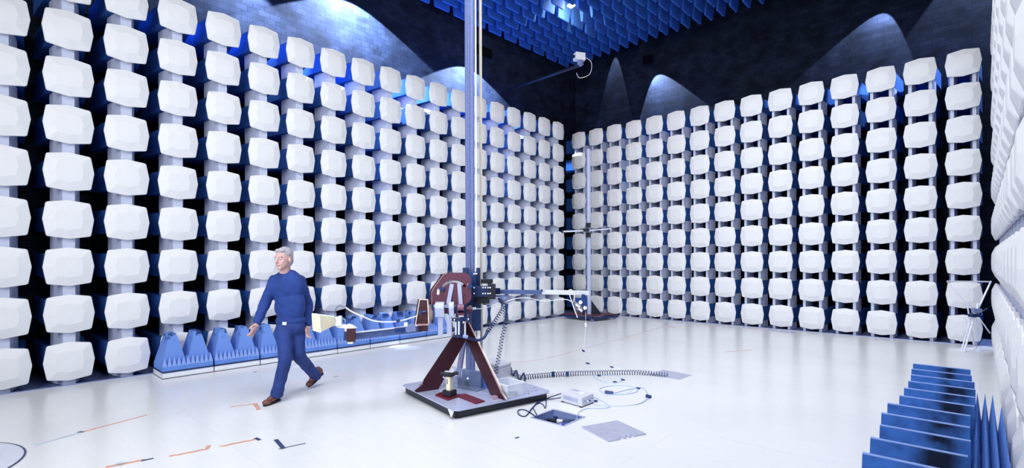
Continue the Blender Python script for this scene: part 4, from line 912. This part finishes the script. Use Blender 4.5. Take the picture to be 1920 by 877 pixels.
bd.ball(hd-UP*.036+HF2*.098, .016, 8, (1.3, .8, .7), Rh)
bd.ball(hd+UP*.032+HF2*.085, .03, 8, (1.9, .5, .4), Rh)                                                             # brow
bd.ball(hd-UP*.060+HF2*.090, .018, 8, (1.5, .55, .35), Rh); bd.ball(hd-UP*.070+HF2*.087, .018, 8, (1.3, .55, .35), Rh)  # lips
for s in (-1, 1):
    bd.ball(hd-UP*.012+HS2*s*.082-HF2*.01, .03, 8, (.28, .6, 1.05), Rh); bd.ball(hd-UP*.022+HF2*.062+HS2*s*.036, .026, 8, (1, .55, .7), Rh)
capsule(bd, hd-UP*.05-HF2*.02, J['neck']-UP*.03, .056, .062)
bd.ball(J['chest'], .15, 12, (1.05, .65, 1.2), Rb); bd.ball(J['belly'], .14, 12, (1, .7, 1.3), Rb); bd.ball(J['pelvis'], .15, 12, (1, .7, .8), Rb)
capsule(bd, J['sR'], J['sL'], .05, .05)
def arm(m_, s, e, w, k=1., a=.05, b_=.038, c_=.028): capsule(m_, s, e, a*k, b_*k); capsule(m_, e, w, b_*k, c_*k)
arm(bd, J['sR'], J['eR'], J['wR']); arm(bd, J['sL'], J['eL'], J['wL'])
for h_, k_, a_ in (('hipR', 'kR', 'aR'), ('hipL', 'kL', 'aL')): capsule(bd, J[h_], J[k_], .075, .052); capsule(bd, J[k_], J[a_], .052, .036)
def hand(w, h, side):
    d = (h-w).normalized(); f = HF; n_ = d.cross(f).normalized(); f = n_.cross(d).normalized()   # palm normal sideways, f = forward (thumb side)
    pc_ = w+d*.055
    capsule(bd, w, w+d*.03, .027, .028, 10)
    M_ = Matrix((f, n_, d)).transposed(); bd.ball(w+d*.06, .045, 10, (.92, .40, 1.05), M_)
    for i, (off, L_) in enumerate(((.030, .072), (.010, .080), (-.010, .075), (-.030, .060))):
        p0 = w+d*.092+f*off; cur = n_*side
        p1 = p0+(d*.95+cur*.25+f*off*1.2).normalized()*L_*.45; p2 = p1+(d*.8+cur*.6).normalized()*L_*.33; p3 = p2+(d*.5+cur*.85).normalized()*L_*.25
        capsule(bd, w+d*.06+f*off*.8, p0, .011, .0105, 8); capsule(bd, p0, p1, .0105, .0095, 8); capsule(bd, p1, p2, .0095, .0088, 8); capsule(bd, p2, p3, .0088, .0078, 8)
    t0 = w+d*.035+f*.03; t1 = t0+(d*.6+f*.75+n_*side*.2).normalized()*.042; t2 = t1+(d*.9+f*.3+n_*side*.3).normalized()*.03
    capsule(bd, w+d*.02+f*.015, t0, .016, .014, 8); capsule(bd, t0, t1, .014, .011, 8); capsule(bd, t1, t2, .011, .009, 8)
hand(J['wR'], J['hR'], 1); hand(J['wL'], J['hL'], -1)
finish(bd, 'body', skin, .0045, 3)
for s in (-1, 1):
    MB().ball(hd+UP*.008+HF2*.084+HS2*s*.031, .0125, 10).build('eye', mat('eye_white', (.7, .72, .78), .2), man, loc='world', smooth=True)
    MB().ball(hd+UP*.008+HF2*.0935+HS2*s*.031, .0055, 8).build('pupil', black, man, loc='world', smooth=True)
    MB().bar(hd+UP*.030+HF2*.094+HS2*s*.016, hd+UP*.032+HF2*.085+HS2*s*.048, .008, .007).build('eyebrow', hair_m, man, loc='world')
MB().ball(hd-UP*.065+HF2*.0985, .012, 8, (1.7, .3, .16), Rh).build('mouth', mat('lips', (.42, .18, .18), .5), man, loc='world', smooth=True)
hr = MB(); hr.ball(hd+UP*.058-HF2*.018, .1, 14, (.84, .98, .86), Rh); hr.ball(hd+UP*.0-HF2*.045, .09, 12, (.90, .72, 1.0), Rh); hr.ball(hd+UP*.095+HF2*.055, .05, 10, (1.3, .8, .5), Rh)
finish(hr, 'hair', hair_m, .006, 2, noise_amp=.012, noise_scale=.02)
sw = MB()
sw.ball(J['chest']+UP*.0, .19, 14, (1.02, .66, 1.05), Rb); sw.ball(J['belly']+UP*.02, .178, 14, (1.0, .68, 1.25), Rb)
sw.ball(J['pelvis']+UP*.045, .165, 14, (1.03, .70, .50), Rb)
capsule(sw, J['sR']+UP*-.005, J['neck']-UP*.035, .064, .075); capsule(sw, J['sL']+UP*-.005, J['neck']-UP*.035, .064, .075)
capsule(sw, J['sR'], J['chest'], .066, .12); capsule(sw, J['sL'], J['chest'], .066, .12)
arm(sw, J['sR'], J['eR'], J['eR'].lerp(J['wR'], .93), 1, .070, .062, .048); arm(sw, J['sL'], J['eL'], J['eL'].lerp(J['wL'], .93), 1, .070, .062, .048)
finish(sw, 'pullover', sweater_m, .010, 6, noise_amp=.022, noise_scale=.09)
co = MB(); nk = J['neck']-UP*.005
co.ball(nk-UP*.0, .078, 12, (1.0, .95, .30), Rb); finish(co, 'collar', sweater_m, .006, 2)
tr_ = MB()
tr_.ball(J['pelvis']-UP*.03, .168, 14, (1.0, .72, .72), Rb)
for h_, k_, a_ in (('hipR', 'kR', 'aR'), ('hipL', 'kL', 'aL')):
    capsule(tr_, J[h_]-UP*.02, J[k_], .095, .072); capsule(tr_, J[k_], J[k_].lerp(J[a_], .97), .072, .060)
    tr_.tube(J[k_].lerp(J[a_], .5), J[a_]-(J[k_]-J[a_]).normalized()*.02, .064, .068, n=16)
finish(tr_, 'trousers', jeans_m, .010, 5, noise_amp=.018, noise_scale=.07)
bl = MB(); bl.tube(J['pelvis']+UP*.045, J['pelvis']+UP*.085, .1, n=32)
# belt glimpses under the pullover hem
MB().box(J['pelvis']+HF*.126+UP*.02+HS*-.0, (.05, .012, .035), Rb).build('belt_buckle', alu_white, man, loc='world', bevel=.004)
def shoe(heel, toe, upv, label=None):
    d = (toe-heel).normalized(); s = d.cross(upv).normalized(); u = s.cross(d)
    M_ = Matrix((s, d, u)).transposed(); L_ = (toe-heel).length; o = heel
    m_ = MB(); m_.ball(o+d*L_*.20+u*.055, .05, 10, (.80, 1.15, 1.0), M_); m_.ball(o+d*L_*.52+u*.045, .05, 10, (.88, 1.5, .80), M_); m_.ball(o+d*L_*.80+u*.034, .05, 10, (.90, 1.15, .58), M_)
    m_.tube(o+d*.06+u*.05, o+d*.055+u*.115, .045, .042, n=14)
    sh = finish(m_, 'shoe', shoe_m, .005, 2)
    pts = [(0, .0), (.03, -.036), (.10, -.034), (.17, -.046), (.24, -.040), (.285, -.018), (.292, 0), (.285, .018), (.24, .040), (.17, .046), (.10, .034), (.03, .036)]
    so = MB(); so.plate(o-u*.0, d, s, [(.010+a*L_/.29*.93, b_) for a, b_ in pts], -.016 if (d.cross(s)).dot(u) < 0 else .016)
    so.build('sole', sole_m, man, loc='world', bevel=.003)
hf, tf = G(525.5, 748.5)+UP*.002, G(487, 766)+UP*.002
shoe(hf, hf+(tf-hf).normalized()*.30, UP)
tb = G(577, 729)+UP*.012; ab = J['aL']; hb = ab-UP*.055+Vector((0, 0, 0)); hb = tb+(hb-tb).normalized()*.28
shoe(hb, tb, (UP-HF*-.0).normalized() if False else ((ab-(hb+tb)/2).normalized()))
